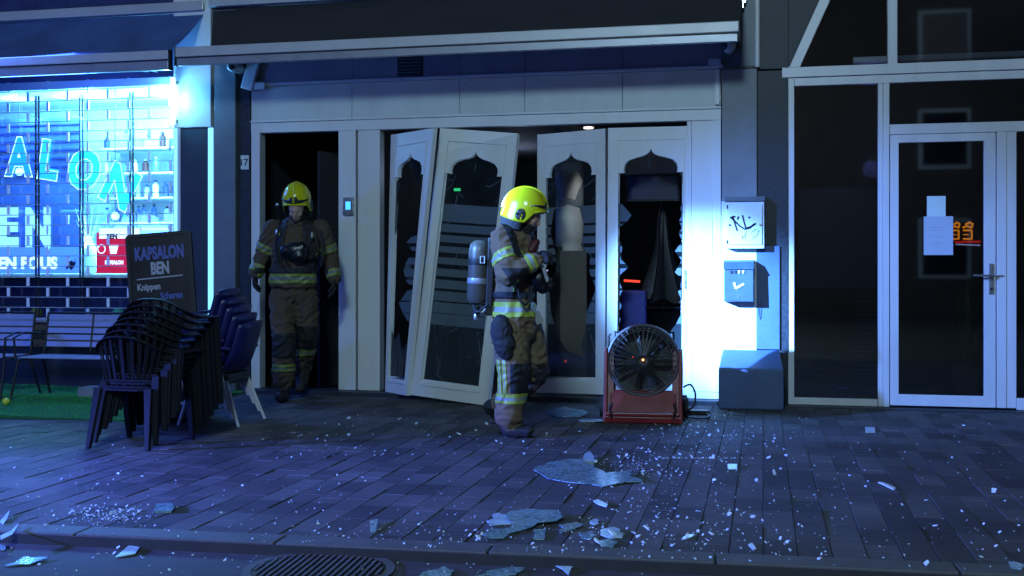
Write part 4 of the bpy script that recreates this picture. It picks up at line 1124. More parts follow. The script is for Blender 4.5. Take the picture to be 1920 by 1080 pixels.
bench('metal bench on the green turf partly hidden by the stacked armchairs', p.x + .62, -1.10, 1.05)
# small slab on the turf
p = G(172, 748); o = MB().box((-.09, -.10, 0), (.09, .1, .10)).build('stone_slab', 'pillar_stone', bevel=.01, loc=(p.x, p.y, .02)); tag(o, 'small pale stone slab on the turf behind the stacked armchairs', 'slab')
p = W(2, 762, -1.5); p = G(2, 765); o = MB().ball((0, 0, .03), .035, 12).build('ball', 'balloon_yellow', smooth=True, loc=(p.x + .05, p.y, .03)); tag(o, 'little yellow ball on the turf at the left edge', 'ball')
# sandwich board / pavement sign
ps = G(318, 786); t = thing('pavement_sign', 'black pavement sign with hairdresser lettering behind the stacked armchairs', 'sign', (ps.x, ps.y, 0))
t.rotation_euler = (0, 0, YAW)
tilt = Matrix.Rotation(R(-4.6), 4, 'Y') @ Matrix.Rotation(R(-3), 4, 'X')
def rounded(w, h, r, z0=0, n=5):
    pts = []
    for cx, cz, a0 in ((w / 2 - r, z0 + r, -90), (w / 2 - r, z0 + h - r, 0), (-w / 2 + r, z0 + h - r, 90), (-w / 2 + r, z0 + r, 180)):
        for k in range(n + 1):
            a = R(a0 + 90 * k / n); pts.append((cx + r * math.cos(a), cz + r * math.sin(a)))
    return pts
tf = lambda u, v, w: tilt @ Vector((u, w, v))
MB().plate([rounded(.56, 1.44, .04, .14), rounded(.50, 1.38, .02, .17)], .04, tf).build('sign_frame', 'black', t, bevel=.004)
MB().plate([rounded(.50, 1.38, .02, .17)], .02, lambda u, v, w: tf(u, v, w + .01)).build('sign_panel', 'black_gloss', t)
MB().box((-.31, -.2, .02), (.31, .24, .12)).build('base', 'black', t, bevel=.02)
for s in (-1, 1): MB().lathe([(.05, -.02), (.05, .02)], (s * .22, .24, .05), (1, 0, 0), 14).build('wheel', 'rubber', t)
bas = (tilt @ Vector((1, 0, 0)), tilt @ Vector((0, 0, 1)), tilt @ Vector((0, -1, 0)))
kk = 222.0
def sl(txt, px, py, wpx, hpx, m, bold=.012):
    u = (px - (318 - (786 - py) * .083)) / kk; v = (786 - py) / kk
    text('sign_lettering', txt, .1, tf(u, v, .006), m, t, bold=bold, fitw=wpx / kk, fith=hpx / kk, basis=bas, extr=.001)
sl('KAPSALON', 292, 473, 92, 26, 'print_blue', .004); sl('BEN', 294, 502, 34, 24, 'print_grey', .004)
sl('Knippen', 274, 538, 43, 17, 'print_grey', .003); sl('Scheren', 317, 555, 42, 14, 'print_blue', .003)
a = tf((252 - 297) / kk, (786 - 521) / kk, .007); b = tf((338 - 297) / kk, (786 - 519) / kk, .007)
MB().bar(a, b, .010, .002, up=(0, 1, 0)).build('sign_line', 'print_grey', t)

# ---------------------------------------------------------------- stacked chairs
def dup(root, loc, label=None):
    r = root.copy(); COL.objects.link(r); r.location = loc
    if label: r['label'] = label
    for ch in list(root.children):
        c = ch.copy(); COL.objects.link(c); c.parent = r
        for g in ch.children:
            d = g.copy(); COL.objects.link(d); d.parent = c
    return r
def armchair():
    t = thing('plastic_armchair', '', 'chair', (0, 0, 0), group='stacked dark plastic armchairs')
    m = 'dark_plastic'
    seat = [(-.215, -.20), (-.225, .18), (-.19, .235), (.19, .235), (.225, .18), (.215, -.20), (.12, -.235), (-.12, -.235)]
    MB().plate([seat], .022, lambda u, v, w: Vector((u, v, .405 + w - .02 * (1 - abs(v) / .24)))).build('seat', m, t, bevel=.006)
    for s in (-1, 1):
        MB().bar((s * .20, -.205, .42), (s * .235, -.285, 0), .06, .055, up=(0, 1, 0), w2=.034, d2=.03).build('leg', m, t, bevel=.006)
        MB().bar((s * .262, .16, .655), (s * .262, .265, 0), .075, .045, up=(0, 1, 0), w2=.036, d2=.03).build('leg', m, t, bevel=.006)
    # one rail : arm - back - arm
    pts = []
    for k in range(25):
        a = PI * k / 24; ca, sa = math.cos(a), math.sin(a)
        x = .272 * (abs(ca) ** .75) * (1 if ca > 0 else -1); y = -.285 * (sa ** .8) + .03; z = .655 + .135 * max(0, sa) ** 2.2
        pts.append(Vector((x, y, z)))
    pts = [Vector((.268, .21, .645))] + pts + [Vector((-.268, .21, .645))]
    g = MB(); vs = []; fs = []
    for i, p in enumerate(pts):
        tt = (pts[min(i + 1, len(pts) - 1)] - pts[max(i - 1, 0)]); tt.z = 0; tt.normalize(); o_ = Vector((tt.y, -tt.x, 0))
        up_ = Vector((0, 0, 1))
        for sx, sz in ((-.026, -.006), (.026, -.012), (.028, .0), (.0, .010), (-.026, .004)):
            vs.append(p + o_ * sx + up_ * sz)
    n = 5
    for i in range(len(pts) - 1):
        for j in range(n): fs.append((i * n + j, i * n + (j + 1) % n, (i + 1) * n + (j + 1) % n, (i + 1) * n + j))
    fs += [tuple(range(n)), tuple((len(pts) - 1) * n + j for j in range(n))]
    g.add(vs, fs).build('top_rail', m, t, smooth=True)
    for k in range(9):
        a = PI * (.22 + .56 * k / 8); ca, sa = math.cos(a), math.sin(a)
        x = .272 * (abs(ca) ** .75) * (1 if ca > 0 else -1); y = -.285 * (sa ** .8) + .03; z = .655 + .135 * sa ** 2.2
        MB().bar((x, y, z), (x * .72, -.20 + .02 * abs(ca), .42), .026, .008, up=(x, y, 0), w2=.022, d2=.008).build('back_slat', m, t)
    MB().tube([(-.2, -.2, .425), (-.1, -.232, .43), (.1, -.232, .43), (.2, -.2, .425)], .012, 6).build('seat_back_rim', m, t, smooth=True)
    return t
c0 = armchair()
a, b = G(165, 841), G(277, 846)
lat = (b - a).normalized(); fwd = Vector((-lat.y, lat.x, 0))
ctr = (a + b) / 2 + fwd * .285
c0.location = ctr; c0.rotation_euler = (0, 0, math.atan2(lat.y, lat.x))
c0['label'] = 'dark plastic armchair at the bottom of its stack, legs on the paving'
nm = ['second from the bottom', 'third from the bottom', 'in the middle', 'third from the top', 'second from the top', 'on top of the stack']
rs0 = random.Random(2)
off = RV * .030 + DV * .018 + UP * .043
for i in range(6):
    ch_ = dup(c0, ctr + off * (i + 1) + RV * rs0.uniform(-.006, .006), 'dark slatted plastic armchair, ' + nm[i] + ' of seven' if i < 5 else 'topmost dark slatted plastic armchair of the stack')
    ch_.rotation_euler.z += R(rs0.uniform(-2.2, 2.2))
def shellchair():
    t = thing('stacking_chair', '', 'chair', (0, 0, 0), group='stacked blue chairs with metal legs')
    vs, fs = [], []; nx_, ny_ = 8, 14
    prof = []
    for j in range(ny_ + 1):
        k = j / ny_
        if k < .45: y = .22 - k / .45 * .40; z = .44 - .02 * math.sin(k / .45 * PI)
        else: q = (k - .45) / .55; y = -.18 - .09 * q - .05 * math.sin(q * PI / 2); z = .44 + .40 * q ** 1.15
        prof.append((y, z, k))
    for y, z, k in prof:
        for i in range(nx_ + 1):
            u = i / nx_ * 2 - 1; w = .235 - .02 * (1 if k > .45 else 0) * (k - .45)
            e = abs(u) ** 3
            vs.append((u * w, y + (.06 * e if k > .45 else 0), z + (.03 * e if k < .5 else 0) - (.03 * e if k > .93 else 0)))
    for j in range(ny_):
        for i in range(nx_):
            a = j * (nx_ + 1) + i; fs.append((a, a + 1, a + nx_ + 2, a + nx_ + 1))
    o = MB().add(vs, fs).build('shell', 'blue_plastic', t, smooth=True); so = o.modifiers.new('th', 'SOLIDIFY'); so.thickness = .012
    MB().box((-.20, -.16, .33), (.20, .19, .42)).build('seat_apron', 'black', t, bevel=.02)
    for s in (-1, 1):
        MB().tube([(s * .262, -.2, .62), (s * .268, 0, .645), (s * .262, .17, .62), (s * .235, .18, .43)], .016, 8).build('armrest', 'blue_plastic', t, smooth=True)
        MB().tube([(s * .20, .16, .36), (s * .255, .25, 0)], .0125, 10).build('leg', 'leg_metal', t, smooth=True)
        MB().tube([(s * .20, -.14, .36), (s * .255, -.27, 0)], .0125, 10).build('leg', 'leg_metal', t, smooth=True)
    return t
s0 = shellchair()
A_, B_ = G(447, 803), G(490, 783)
mid = (A_ + B_) / 2; back_dir = RV * .90 - DV * .18; back_dir.normalize()
s0.location = mid - back_dir * .255; s0.rotation_euler = (0, 0, math.atan2((-back_dir).y, (-back_dir).x) - PI / 2)
s0['label'] = 'lowest blue chair with metal legs of the stack by the doorway'
nm = ['second lowest', 'middle', 'second highest', 'topmost']
for i in range(4):
    dup(s0, s0.location + (-RV * .047 + UP * .066 + DV * .004) * (i + 1), nm[i] + ' blue chair with metal legs of the stack by the doorway')

# ---------------------------------------------------------------- ventilation fan
pf = G(1205, 794); t = thing('ventilation_fan', 'big red wheeled smoke fan with a round wire cage on the paving', 'fan', (pf.x, pf.y, 0), rz=YAW * .35)
fc = Vector((0, .20, .495)); rad = .288; tl = Matrix.Translation(fc) @ Matrix.Rotation(R(-9), 4, 'X')
q = lambda x, y, z: tl @ Vector((x, y, z))
ax_ = (tl.to_3x3() @ Vector((0, -1, 0)))
for s in (-1, 1):
    MB().hexa([(s * .30, .0, .02), (s * .325, .0, .02), (s * .325, .40, .02), (s * .30, .40, .02), (s * .298, .12, .60), (s * .322, .12, .60), (s * .322, .26, .60), (s * .298, .26, .60)]).build('side_frame', 'red_paint', t, bevel=.006)
    MB().bar((s * .305, .012, .0), (s * .305, .10, .58), .028, .028, up=(0, 1, 0)).build('front_upright', 'red_paint', t, bevel=.006)
    MB().lathe([(.085, -.025), (.085, .025)], (s * .35, .42, .085), (1, 0, 0), 20).build('wheel', 'rubber', t, smooth=True)
    MB().tube([(s * .25, -.015, .17), (s * .27, -.03, .12), (s * .25, -.02, .05)], .010, 8).build('carry_loop', 'black', t, smooth=True)
MB().box((-.315, 0, .0), (.315, .42, .055)).build('base_tray', 'red_paint', t, bevel=.008)
MB().box((-.30, -.012, .055), (.30, .02, .085)).build('lower_bar', 'red_paint', t, bevel=.006)
MB().hexa([(-.27, .01, .09), (.27, .01, .09), (.27, .03, .09), (-.27, .03, .09), (-.27, .10, .26), (.27, .10, .26), (.27, .12, .26), (-.27, .12, .26)]).build('belly_plate', 'red_paint', t, bevel=.006)
MB().tube([q(rad * math.cos(a) * 1.01, -.07, rad * math.sin(a) * 1.01) for a in [i * 2 * PI / 48 for i in range(48)]], .014, 8, closed=True).build('cage_rim', 'cage_rim_grey', t, smooth=True)
MB().lathe([(rad, -.06), (rad + .006, .0), (rad, .20), (rad - .01, .20), (rad - .008, 0), (rad - .01, -.06)], fc, -ax_, 48, cap=False).build('shroud', 'black', t, smooth=True)
for k in range(36):
    a = 2 * PI * k / 36 + PI / 2
    g = MB(); g.tube([q(.04 * math.cos(a), -.105, .04 * math.sin(a)), q(.2 * math.cos(a), -.10, .2 * math.sin(a)), q(rad * math.cos(a), -.075, rad * math.sin(a))], .0032, 5)
    g.build('cage_spoke', 'cage_grey', t)
for k, rr in enumerate([.06, .10, .14, .18, .205, .225, .245, .265]):
    MB().tube([q(rr * math.cos(a), -.098, rr * math.sin(a)) for a in [i * 2 * PI / 40 for i in range(40)]], .0018 if k < 6 else .003, 5, closed=True).build('cage_ring', 'cage_grey' if k > 5 else 'black', t)
for k in range(7):
    a = 2 * PI * k / 7; g = MB(); vs = []
    for r0 in (.05, .12, .20, .27):
        tw = .9 - r0 * 2.0; w_ = .03 + r0 * .22
        for s in (-1, 1):
            aa = a + s * w_ / r0 * .25; vs.append(q(r0 * math.cos(aa), .03 + s * w_ * .3 * tw, r0 * math.sin(aa)))
    g.add(vs, [(0, 1, 3, 2), (2, 3, 5, 4), (4, 5, 7, 6)]); o = g.build('fan_blade', 'black', t); so = o.modifiers.new('th', 'SOLIDIFY'); so.thickness = .006
MB().lathe([(.05, -.06), (.055, -.02), (.05, .12)], fc, -ax_, 20).build('hub', 'black', t, smooth=True)
MB().lathe([(.085, .10), (.09, .3), (.06, .33)], fc, -ax_, 20).build('motor', 'black', t, smooth=True)
MB().lathe([(.275, 0), (.275, .01)], fc - ax_ * .17, -ax_, 40).build('rear_guard', 'black', t)
for s in (-1, 1):
    MB().hexa([(s * .235, .055, .06), (s * .318, .055, .06), (s * .318, .075, .06), (s * .235, .075, .06), (s * .245, .155, .585), (s * .318, .155, .585), (s * .318, .175, .585), (s * .245, .175, .585)]).build('front_gusset', 'red_paint', t, bevel=.004)
MB().bar(q(-.27, .06, 0), q(.27, .06, 0), .03, .02).build('motor_bracket', 'black', t)
MB().ball(q(0, -.112, 0), .010, 10).build('indicator_lamp', 'led_orange', t)
MB().ball(q(-.085, -.04, .03), .006, 8).build('indicator_lamp', 'led_red', t)
MB().tube([(-.29, .25, .60), (-.29, .24, .70), (-.27, .24, .72)], .009, 8).build('switch_lever', 'black', t, smooth=True)
MB().tube([(-.25, .38, .1), (-.25, .45, .72), (.25, .45, .72), (.25, .38, .1)], .013, 8).build('push_handle', 'black', t, smooth=True)
cp = [Vector((.33, .2, .28)), Vector((.39, .22, .30)), Vector((.43, .22, .22)), Vector((.41, .2, .12)), Vector((.36, .22, .08)), Vector((.37, .3, .02)), Vector((.5, .3, .012)), Vector((.55, .5, .012)), Vector((.45, .8, .012)), Vector((.2, 1.1, .012))]
def smooth_path(p, k=6):
    out = []
    for i in range(len(p) - 1):
        p0, p1, p2, p3 = p[max(i - 1, 0)], p[i], p[i + 1], p[min(i + 2, len(p) - 1)]
        for j in range(k):
            u = j / k; out.append(.5 * ((2 * p1) + (p2 - p0) * u + (2 * p0 - 5 * p1 + 4 * p2 - p3) * u * u + (3 * p1 - p0 - 3 * p2 + p3) * u ** 3))
    return out + [p[-1]]
MB().tube(smooth_path(cp), .008, 8).build('power_cable', 'black', t, smooth=True)
o = MB().box((-.13, -.04, 0), (.13, .04, .035)).build('door_wedge', 'black', bevel=.004, loc=G(1302, 776)); tag(o, 'flat black wedge on the ground right of the red fan', 'wedge')

# ---------------------------------------------------------------- manhole cover
pmn = G(598, 1071, -.055); t = thing('manhole_cover', 'round iron manhole cover with diagonal ribs in the road by the kerb', 'manhole cover', (pmn.x, pmn.y, -.055))
MB().lathe([(.33, 0), (.33, .006), (.29, .006), (.29, 0)], n=48, cap=False).build('rim', 'kerb', t, smooth=False)
MB().lathe([(.288, 0), (.288, .003)], n=48).build('plate', 'black', t)
for k in range(-9, 10):
    y = k * .03
    hw = math.sqrt(max(0, .275 ** 2 - y * y))
    if hw < .05: continue
    MB().bar((-hw, y, .006), (hw, y, .006), .013, .010).build('rib', 'kerb', t)
t.rotation_euler = (0, 0, R(94)); t.location.z = -.052

# ---------------------------------------------------------------- broken glass on the ground
rs = random.Random(21)
def shard(pts, label, m='shard', z=0.0, lift=None, jag=True, th=.005):
    w = [G(x, y, z) for x, y in pts]; c = sum(w, Vector()) / len(w)
    loc = [(p.x - c.x, p.y - c.y) for p in w]
    if jag:
        l2 = []
        for i, p in enumerate(loc):
            qn = loc[(i + 1) % len(loc)]; l2.append(p); d_ = Vector((qn[0] - p[0], qn[1] - p[1]))
            if d_.length > .06:
                nrm = Vector((d_.y, -d_.x)).normalized()
                for k in (.35, .7):
                    j = nrm * rs.uniform(-.22, .22) * d_.length * .6; l2.append((p[0] + d_.x * k + j.x, p[1] + d_.y * k + j.y))
        loc = l2
    lift = lift or (rs.uniform(-.05, .05), rs.uniform(-.01, .04))
    mn = min(lift[0] * p[0] + lift[1] * p[1] for p in loc)
    o = MB().plate([loc], th, lambda u, v, ww: Vector((u, v, .002 + lift[0] * u + lift[1] * v - mn + ww))).build('glass_shard', m)
    o.location = (c.x, c.y, z)
    return tag(o, label, 'glass shard', 'large pieces of broken glass on the ground')
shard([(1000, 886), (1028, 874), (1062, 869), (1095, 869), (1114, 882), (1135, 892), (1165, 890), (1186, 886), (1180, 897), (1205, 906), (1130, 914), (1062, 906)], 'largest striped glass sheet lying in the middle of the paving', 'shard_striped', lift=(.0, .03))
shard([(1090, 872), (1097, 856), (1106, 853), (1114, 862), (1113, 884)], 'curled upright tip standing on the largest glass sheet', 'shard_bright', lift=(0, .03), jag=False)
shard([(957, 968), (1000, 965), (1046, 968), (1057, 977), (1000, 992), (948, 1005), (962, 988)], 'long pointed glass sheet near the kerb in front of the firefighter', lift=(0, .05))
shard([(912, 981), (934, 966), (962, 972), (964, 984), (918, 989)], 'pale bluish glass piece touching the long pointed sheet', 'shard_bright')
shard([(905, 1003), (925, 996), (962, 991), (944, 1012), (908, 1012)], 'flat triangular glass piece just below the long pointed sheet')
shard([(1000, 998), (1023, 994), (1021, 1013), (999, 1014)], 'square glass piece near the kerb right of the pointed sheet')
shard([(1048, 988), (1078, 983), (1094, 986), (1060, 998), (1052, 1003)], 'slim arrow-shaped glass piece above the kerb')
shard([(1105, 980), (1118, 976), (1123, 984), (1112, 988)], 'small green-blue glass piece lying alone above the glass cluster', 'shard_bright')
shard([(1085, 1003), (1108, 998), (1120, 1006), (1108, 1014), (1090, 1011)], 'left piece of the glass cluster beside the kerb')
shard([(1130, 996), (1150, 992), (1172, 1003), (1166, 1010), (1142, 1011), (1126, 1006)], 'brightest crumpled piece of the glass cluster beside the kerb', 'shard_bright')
shard([(1122, 1018), (1140, 1012), (1158, 1018), (1150, 1028), (1126, 1027)], 'lowest rounded piece of the glass cluster beside the kerb')
shard([(216, 1047), (242, 1028), (262, 1031), (254, 1041)], 'bright blue wedge of glass on the road at the left', 'shard_bright', -.055, (0, .04), False)
shard([(8, 1063), (45, 1048), (90, 1049), (70, 1056), (55, 1061)], 'flat pointed glass piece on the road in the lower left corner', 'shard', -.055, (0, .04))
shard([(0, 1008), (20, 1000), (36, 988), (24, 1005), (2, 1015)], 'bright splinter lying across the kerb at the left edge', 'shard_bright', 0, (0, .04), False)
shard([(0, 980), (18, 963), (14, 975), (6, 986)], 'upright splinter on the paving at the left edge', 'shard_bright', 0, (0, .04), False)
shard([(0, 1024), (12, 1026), (8, 1034), (0, 1034)], 'small round-edged glass piece on the road at the left edge', 'shard', -.055)
shard([(288, 963), (293, 951), (322, 950), (327, 958), (321, 963)], 'blue rectangular piece lying flat between stacked chairs and kerb', 'shard', 0, (0, .04), False, .012)
shard([(785, 1082), (832, 1067), (852, 1074), (840, 1084)], 'crumpled glass piece at the bottom edge right of the manhole', 'shard', -.055, (0, .04))
shard([(888, 1083), (930, 1070), (981, 1067), (968, 1080)], 'long flat glass piece at the bottom edge of the road', 'shard', -.055)
shard([(1034, 1062), (1060, 1056), (1086, 1060), (1072, 1068), (1066, 1080), (1054, 1070)], 'T-shaped glass piece on the road below the kerb', 'shard_bright', -.055, (0, .04), False)
shard([(1030, 773), (1060, 768), (1102, 777), (1088, 783), (1040, 784)], 'glass piece lying by the threshold left of the red fan', 'shard')
shard([(1085, 789), (1130, 789), (1132, 792), (1090, 792)], 'narrow glass strip lying against the foot of the red fan', 'shard_bright', jag=False)
shard([(693, 982), (709, 979), (704, 1000), (694, 1001)], 'small upright glass piece by the kerb below the hanging door', 'shard', 0, (0, .04), False)
shard([(1112, 943), (1120, 940), (1140, 948), (1137, 952), (1120, 948)], 'curved glass sliver between the largest sheet and the kerb', 'shard_bright', 0, None, False)
shard([(1622, 804), (1640, 804), (1641, 812), (1623, 813)], 'pale rectangular chip lying in front of the glass entrance', 'crumb', 0, None, False)
shard([(1646, 908), (1655, 908), (1680, 917), (1676, 920)], 'long sliver on the paving in front of the glass door', 'crumb', 0, None, False)
shard([(1364, 873), (1382, 873), (1382, 881), (1365, 882)], 'square chip in the middle of the scattered crumbs right of the fan', 'shard_bright', 0, None, False)
shard([(1403, 1024), (1410, 1020), (1418, 1031), (1412, 1034)], 'small triangle of glass near the kerb below the concrete block', 'crumb', 0, None, False)
shard([(1280, 1010), (1290, 1005), (1303, 1004), (1296, 1009), (1284, 1013)], 'curved bright chip near the kerb below the red fan', 'crumb', 0, None, False)
shard([(1890, 1056), (1902, 1056), (1925, 1064), (1915, 1070), (1896, 1068)], 'glass piece on the kerb at the lower right corner', 'shard', 0, None, False)
# crumbs, uncountable
vs, fs = [], []
def crumb(px, py, size, flat=.5):
    z = 0.0
    p = G(px, py)
    if p.y < kerb_y(p.x) - .0: z = -.055; p = G(px, py, z)
    if p.y > -.18: return
    n = rs.choice([3, 4, 4, 5]); a0 = rs.uniform(0, 6.28); b = len(vs)
    st = rs.uniform(.4, 1); ar = rs.uniform(0, 3.14); tx, ty = rs.uniform(-flat, flat), rs.uniform(-.2, flat * 1.3)
    pts = []
    for i in range(n):
        a = a0 + 2 * PI * i / n; r = size * rs.uniform(.6, 1.1); u, v = r * math.cos(a), r * math.sin(a) * st
        u, v = u * math.cos(ar) - v * math.sin(ar), u * math.sin(ar) + v * math.cos(ar); pts.append((u, v, tx * u + ty * v))
    mn = min(q[2] for q in pts)
    for u, v, w_ in pts: vs.append((p.x + u, p.y + v, z + .002 + w_ - mn))
    for u, v, w_ in pts: vs.append((p.x + u, p.y + v, z + .002 + w_ - mn + size * .35))
    fs.append(tuple(b + n + i for i in range(n)))
    for i in range(n): fs.append((b + i, b + (i + 1) % n, b + n + (i + 1) % n, b + n + i))
def sz(): return min(.022, .0029 * math.exp(abs(rs.gauss(0, .75))))
for _ in range(620): crumb(rs.uniform(0, 1920), 775 + 305 * rs.random() ** .8, sz())
for _ in range(380): crumb(rs.gauss(1290, 130), rs.uniform(785, 1050), sz())
for _ in range(260): crumb(rs.gauss(1330, 60), rs.gauss(815, 30) if rs.random() < .8 else 860, sz())
for _ in range(240): crumb(rs.gauss(200, 40), rs.gauss(965, 9), sz() * .8)
for _ in range(170): crumb(rs.gauss(900, 260), rs.gauss(1000, 22), sz())
for _ in range(120): crumb(rs.gauss(1190, 40), rs.gauss(865, 14), sz())
for _ in range(200): crumb(rs.uniform(500, 1150), rs.uniform(770, 860), sz() * .9)
me = bpy.data.meshes.new('glass_crumbs'); me.from_pydata(vs, [], fs); me.materials.append(M['crumb'])
o = mesh_obj('glass_crumbs', me); tag(o, 'glittering crumbs of broken glass scattered over the paving and road', 'broken glass', kind='stuff')

# ================================================================ PEOPLE
def ico():
    bm = bmesh.new(); bmesh.ops.create_icosphere(bm, subdivisions=2, radius=1); bm.verts.ensure_lookup_table()
    v = np.array([x.co[:] for x in bm.verts]); f = [tuple(x.index for x in q.verts) for q in bm.faces]; bm.free(); return v, f
ICV, ICF = ico()
class Flesh:
    def __init__(s, F, Lt): s.s = []; s.F, s.L, s.U = F, Lt, UP
    def e(s, c, r, tag_, basis=None):
        F, L, U = basis or (s.F, s.L, s.U)
        if not isinstance(r, tuple): r = (r, r, r)
        s.s.append((Vector(c), r, tag_, np.array([list(L), list(F), list(U)]))); return s
    def limb(s, pts, rs, tag_, n=9):
        for i in range(len(pts) - 1):
            for k in range(n + (i == len(pts) - 2)):
                t = k / n; s.e(pts[i].lerp(pts[i + 1], t), rs[i] + (rs[i + 1] - rs[i]) * t, tag_)
        return s
    def trunk(s, rows, tag_, n=5):
        for i in range(len(rows) - 1):
            for k in range(n + 1):
                t = k / n; a, b = rows[i], rows[i + 1]
                s.e(a[0].lerp(b[0], t), tuple(a[1][j] + (b[1][j] - a[1][j]) * t for j in range(3)), tag_)
        return s
    def build(s, name, mats, tagmat, parent, voxel=.0105, smooth=7, fold=.0, fscale=9):
        vs, fs = [], []
        for c, r, tg, B in s.s:
            b = len(vs); p = (ICV * np.array(r)) @ B + np.array(c); vs += p.tolist(); fs += [tuple(i + b for i in f) for f in ICF]
        me = bpy.data.meshes.new('tmp'); me.from_pydata(vs, [], fs)
        o = mesh_obj('tmp', me); m = o.modifiers.new('r', 'REMESH'); m.mode = 'VOXEL'; m.voxel_size = voxel; m.use_smooth_shade = True
        m = o.modifiers.new('s', 'SMOOTH'); m.iterations = smooth; m.factor = .5
        dg = bpy.context.evaluated_depsgraph_get(); me2 = bpy.data.meshes.new_from_object(o.evaluated_get(dg))
        bpy.data.objects.remove(o); me2.name = name
        me2.materials.clear()
        for m_ in mats: me2.materials.append(M[m_])
        C = np.array([list(q[0]) for q in s.s]); Rr = np.array([q[1] for q in s.s]); Bm = np.array([q[3] for q in s.s])
        tm = [tagmat[q[2]] for q in s.s]; tags = [q[2] for q in s.s]
        def near(P_):
            best = np.full(len(P_), 1e9); idx = np.zeros(len(P_), int)
            for i in range(len(C)):
                d = ((P_ - C[i]) @ Bm[i].T) / Rr[i]; q = (d * d).sum(1); w = q < best; best[w] = q[w]; idx[w] = i
            return idx
        V = np.zeros(len(me2.vertices) * 3); me2.vertices.foreach_get('co', V); V = V.reshape(-1, 3)
        if fold:
            vi = near(V)
            N = np.zeros(len(me2.vertices) * 3); me2.vertices.foreach_get('normal', N); N = N.reshape(-1, 3)
            for i in range(len(V)):
                if tags[vi[i]] in ('skin', 'glove', 'hood'): continue
                p = Vector(V[i]); w = noise.noise_vector(p * 3) * .25
                q = p + w; d = noise.noise(Vector((q.x * fscale, q.y * fscale, q.z * fscale * 1.7))); d2 = noise.noise(Vector((q.x * 24, q.y * 24, q.z * 30)))
                V[i] += N[i] * (fold * (-abs(d) * 2.4 + .7) + fold * .3 * d2)
            me2.vertices.foreach_set('co', V.ravel())
        F_ = np.zeros(len(me2.polygons) * 3); me2.polygons.foreach_get('center', F_); F_ = F_.reshape(-1, 3)
        fi = near(F_); me2.polygons.foreach_set('material_index', [tm[i] for i in fi]); me2.update()
        me2.shade_smooth()
        o = mesh_obj(name, me2); tp(o, parent); o['_t'] = 1; del o['_t']
        s.me = me2; s.Fc = F_; return o
    def patch(s, name, center, rad, planes, mats, parent, off=.005, stripes=None, facing=None):
        """a piece of cloth lying on the body: planes = [(point, normal, half width)]"""
        c = np.array(center); sel = np.linalg.norm(s.Fc - c, axis=1) < rad
        for p, n, h in planes: sel &= np.abs((s.Fc - np.array(p)) @ np.array(n)) < h + .03
        ids = np.nonzero(sel)[0]; bm = bmesh.new(); mp = {}
        mev, mep = s.me.vertices, s.me.polygons
        for i in ids:
            f = mep[int(i)]
            if facing is not None and f.normal.dot(facing) < 0: continue
            q = []
            for vi in f.vertices:
                if vi not in mp:
                    v = bm.verts.new(mev[vi].co + mev[vi].normal * off); mp[vi] = v
                q.append(mp[vi])
            try: bm.faces.new(q)
            except ValueError: pass
        for p, n, h in planes:
            n = Vector(n).normalized(); p = Vector(p)
            for sg in (1, -1):
                bmesh.ops.bisect_plane(bm, geom=bm.verts[:] + bm.edges[:] + bm.faces[:], plane_co=p + n * sg * h, plane_no=n * sg, clear_outer=True)
        if stripes:
            p, n, h = planes[0]; n = Vector(n).normalized(); p = Vector(p)
            for k in stripes:
                bmesh.ops.bisect_plane(bm, geom=bm.verts[:] + bm.edges[:] + bm.faces[:], plane_co=p + n * k * h, plane_no=n)
            for f in bm.faces:
                d = abs((f.calc_center_median() - p).dot(n)) / h
                f.material_index = 1 if abs(stripes[0]) > d else 0
        for f in bm.faces: f.smooth = True
        me = bpy.data.meshes.new(name); bm.to_mesh(me); bm.free()
        for m_ in mats: me.materials.append(M[m_])
        o = mesh_obj(name, me); tp(o, parent)
        so = o.modifiers.new('th', 'SOLIDIFY'); so.thickness = .006; so.offset = -1
        return o
def glove(name, parent, wrist, dirn, palm, curl=.5, m='turnout_dark', k=1.0, spread=.018, thumb_side=1):
    d = Vector(dirn).normalized(); n = (Vector(palm) - d * Vector(palm).dot(d)).normalized(); sd = d.cross(n).normalized() * thumb_side
    f = Flesh(n, sd)
    for i in range(6): f.e(wrist + d * (.0 + .017 * i) * k, ((.030 + .0025 * i) * k, .019 * k, .02 * k), 'g', (n, sd, d))
    base = wrist + d * .092 * k
    for j in range(4):
        x = (1.5 - j) * spread * 1.15 * k; L = [.066, .074, .069, .054][j] * k; p = base + sd * x - d * (.006 * abs(j - 1)) * k
        a = .12; dd = d.copy(); r = [.0115, .012, .0115, .010][j] * k; fan = sd * (1.5 - j) * .05
        pts = [p - d * .02 * k, p]
        for seg, fr in ((0, .42), (1, .32), (2, .26)):
            a += curl * (.75 + .15 * j * .3); v = (d + fan) * math.cos(a) + n * math.sin(a); p = p + v * L * fr; pts.append(p)
        f.limb(pts, [r * 1.05, r * 1.05, r, r * .93, r * .82], 'g', 5)
    p = wrist + d * .035 * k + sd * .028 * k
    pts = [p, p + (sd * .6 + d * .55 + n * .25).normalized() * .036 * k, p + (sd * .45 + d * .75 + n * .35).normalized() * .064 * k, p + (sd * .25 + d * .8 + n * (.35 + curl * .4)).normalized() * .088 * k]
    f.limb(pts, [.017 * k, .0145 * k, .0125 * k, .0105 * k], 'g', 5)
    return f.build(name, [m], {'g': 0}, parent, voxel=.0036, smooth=3)
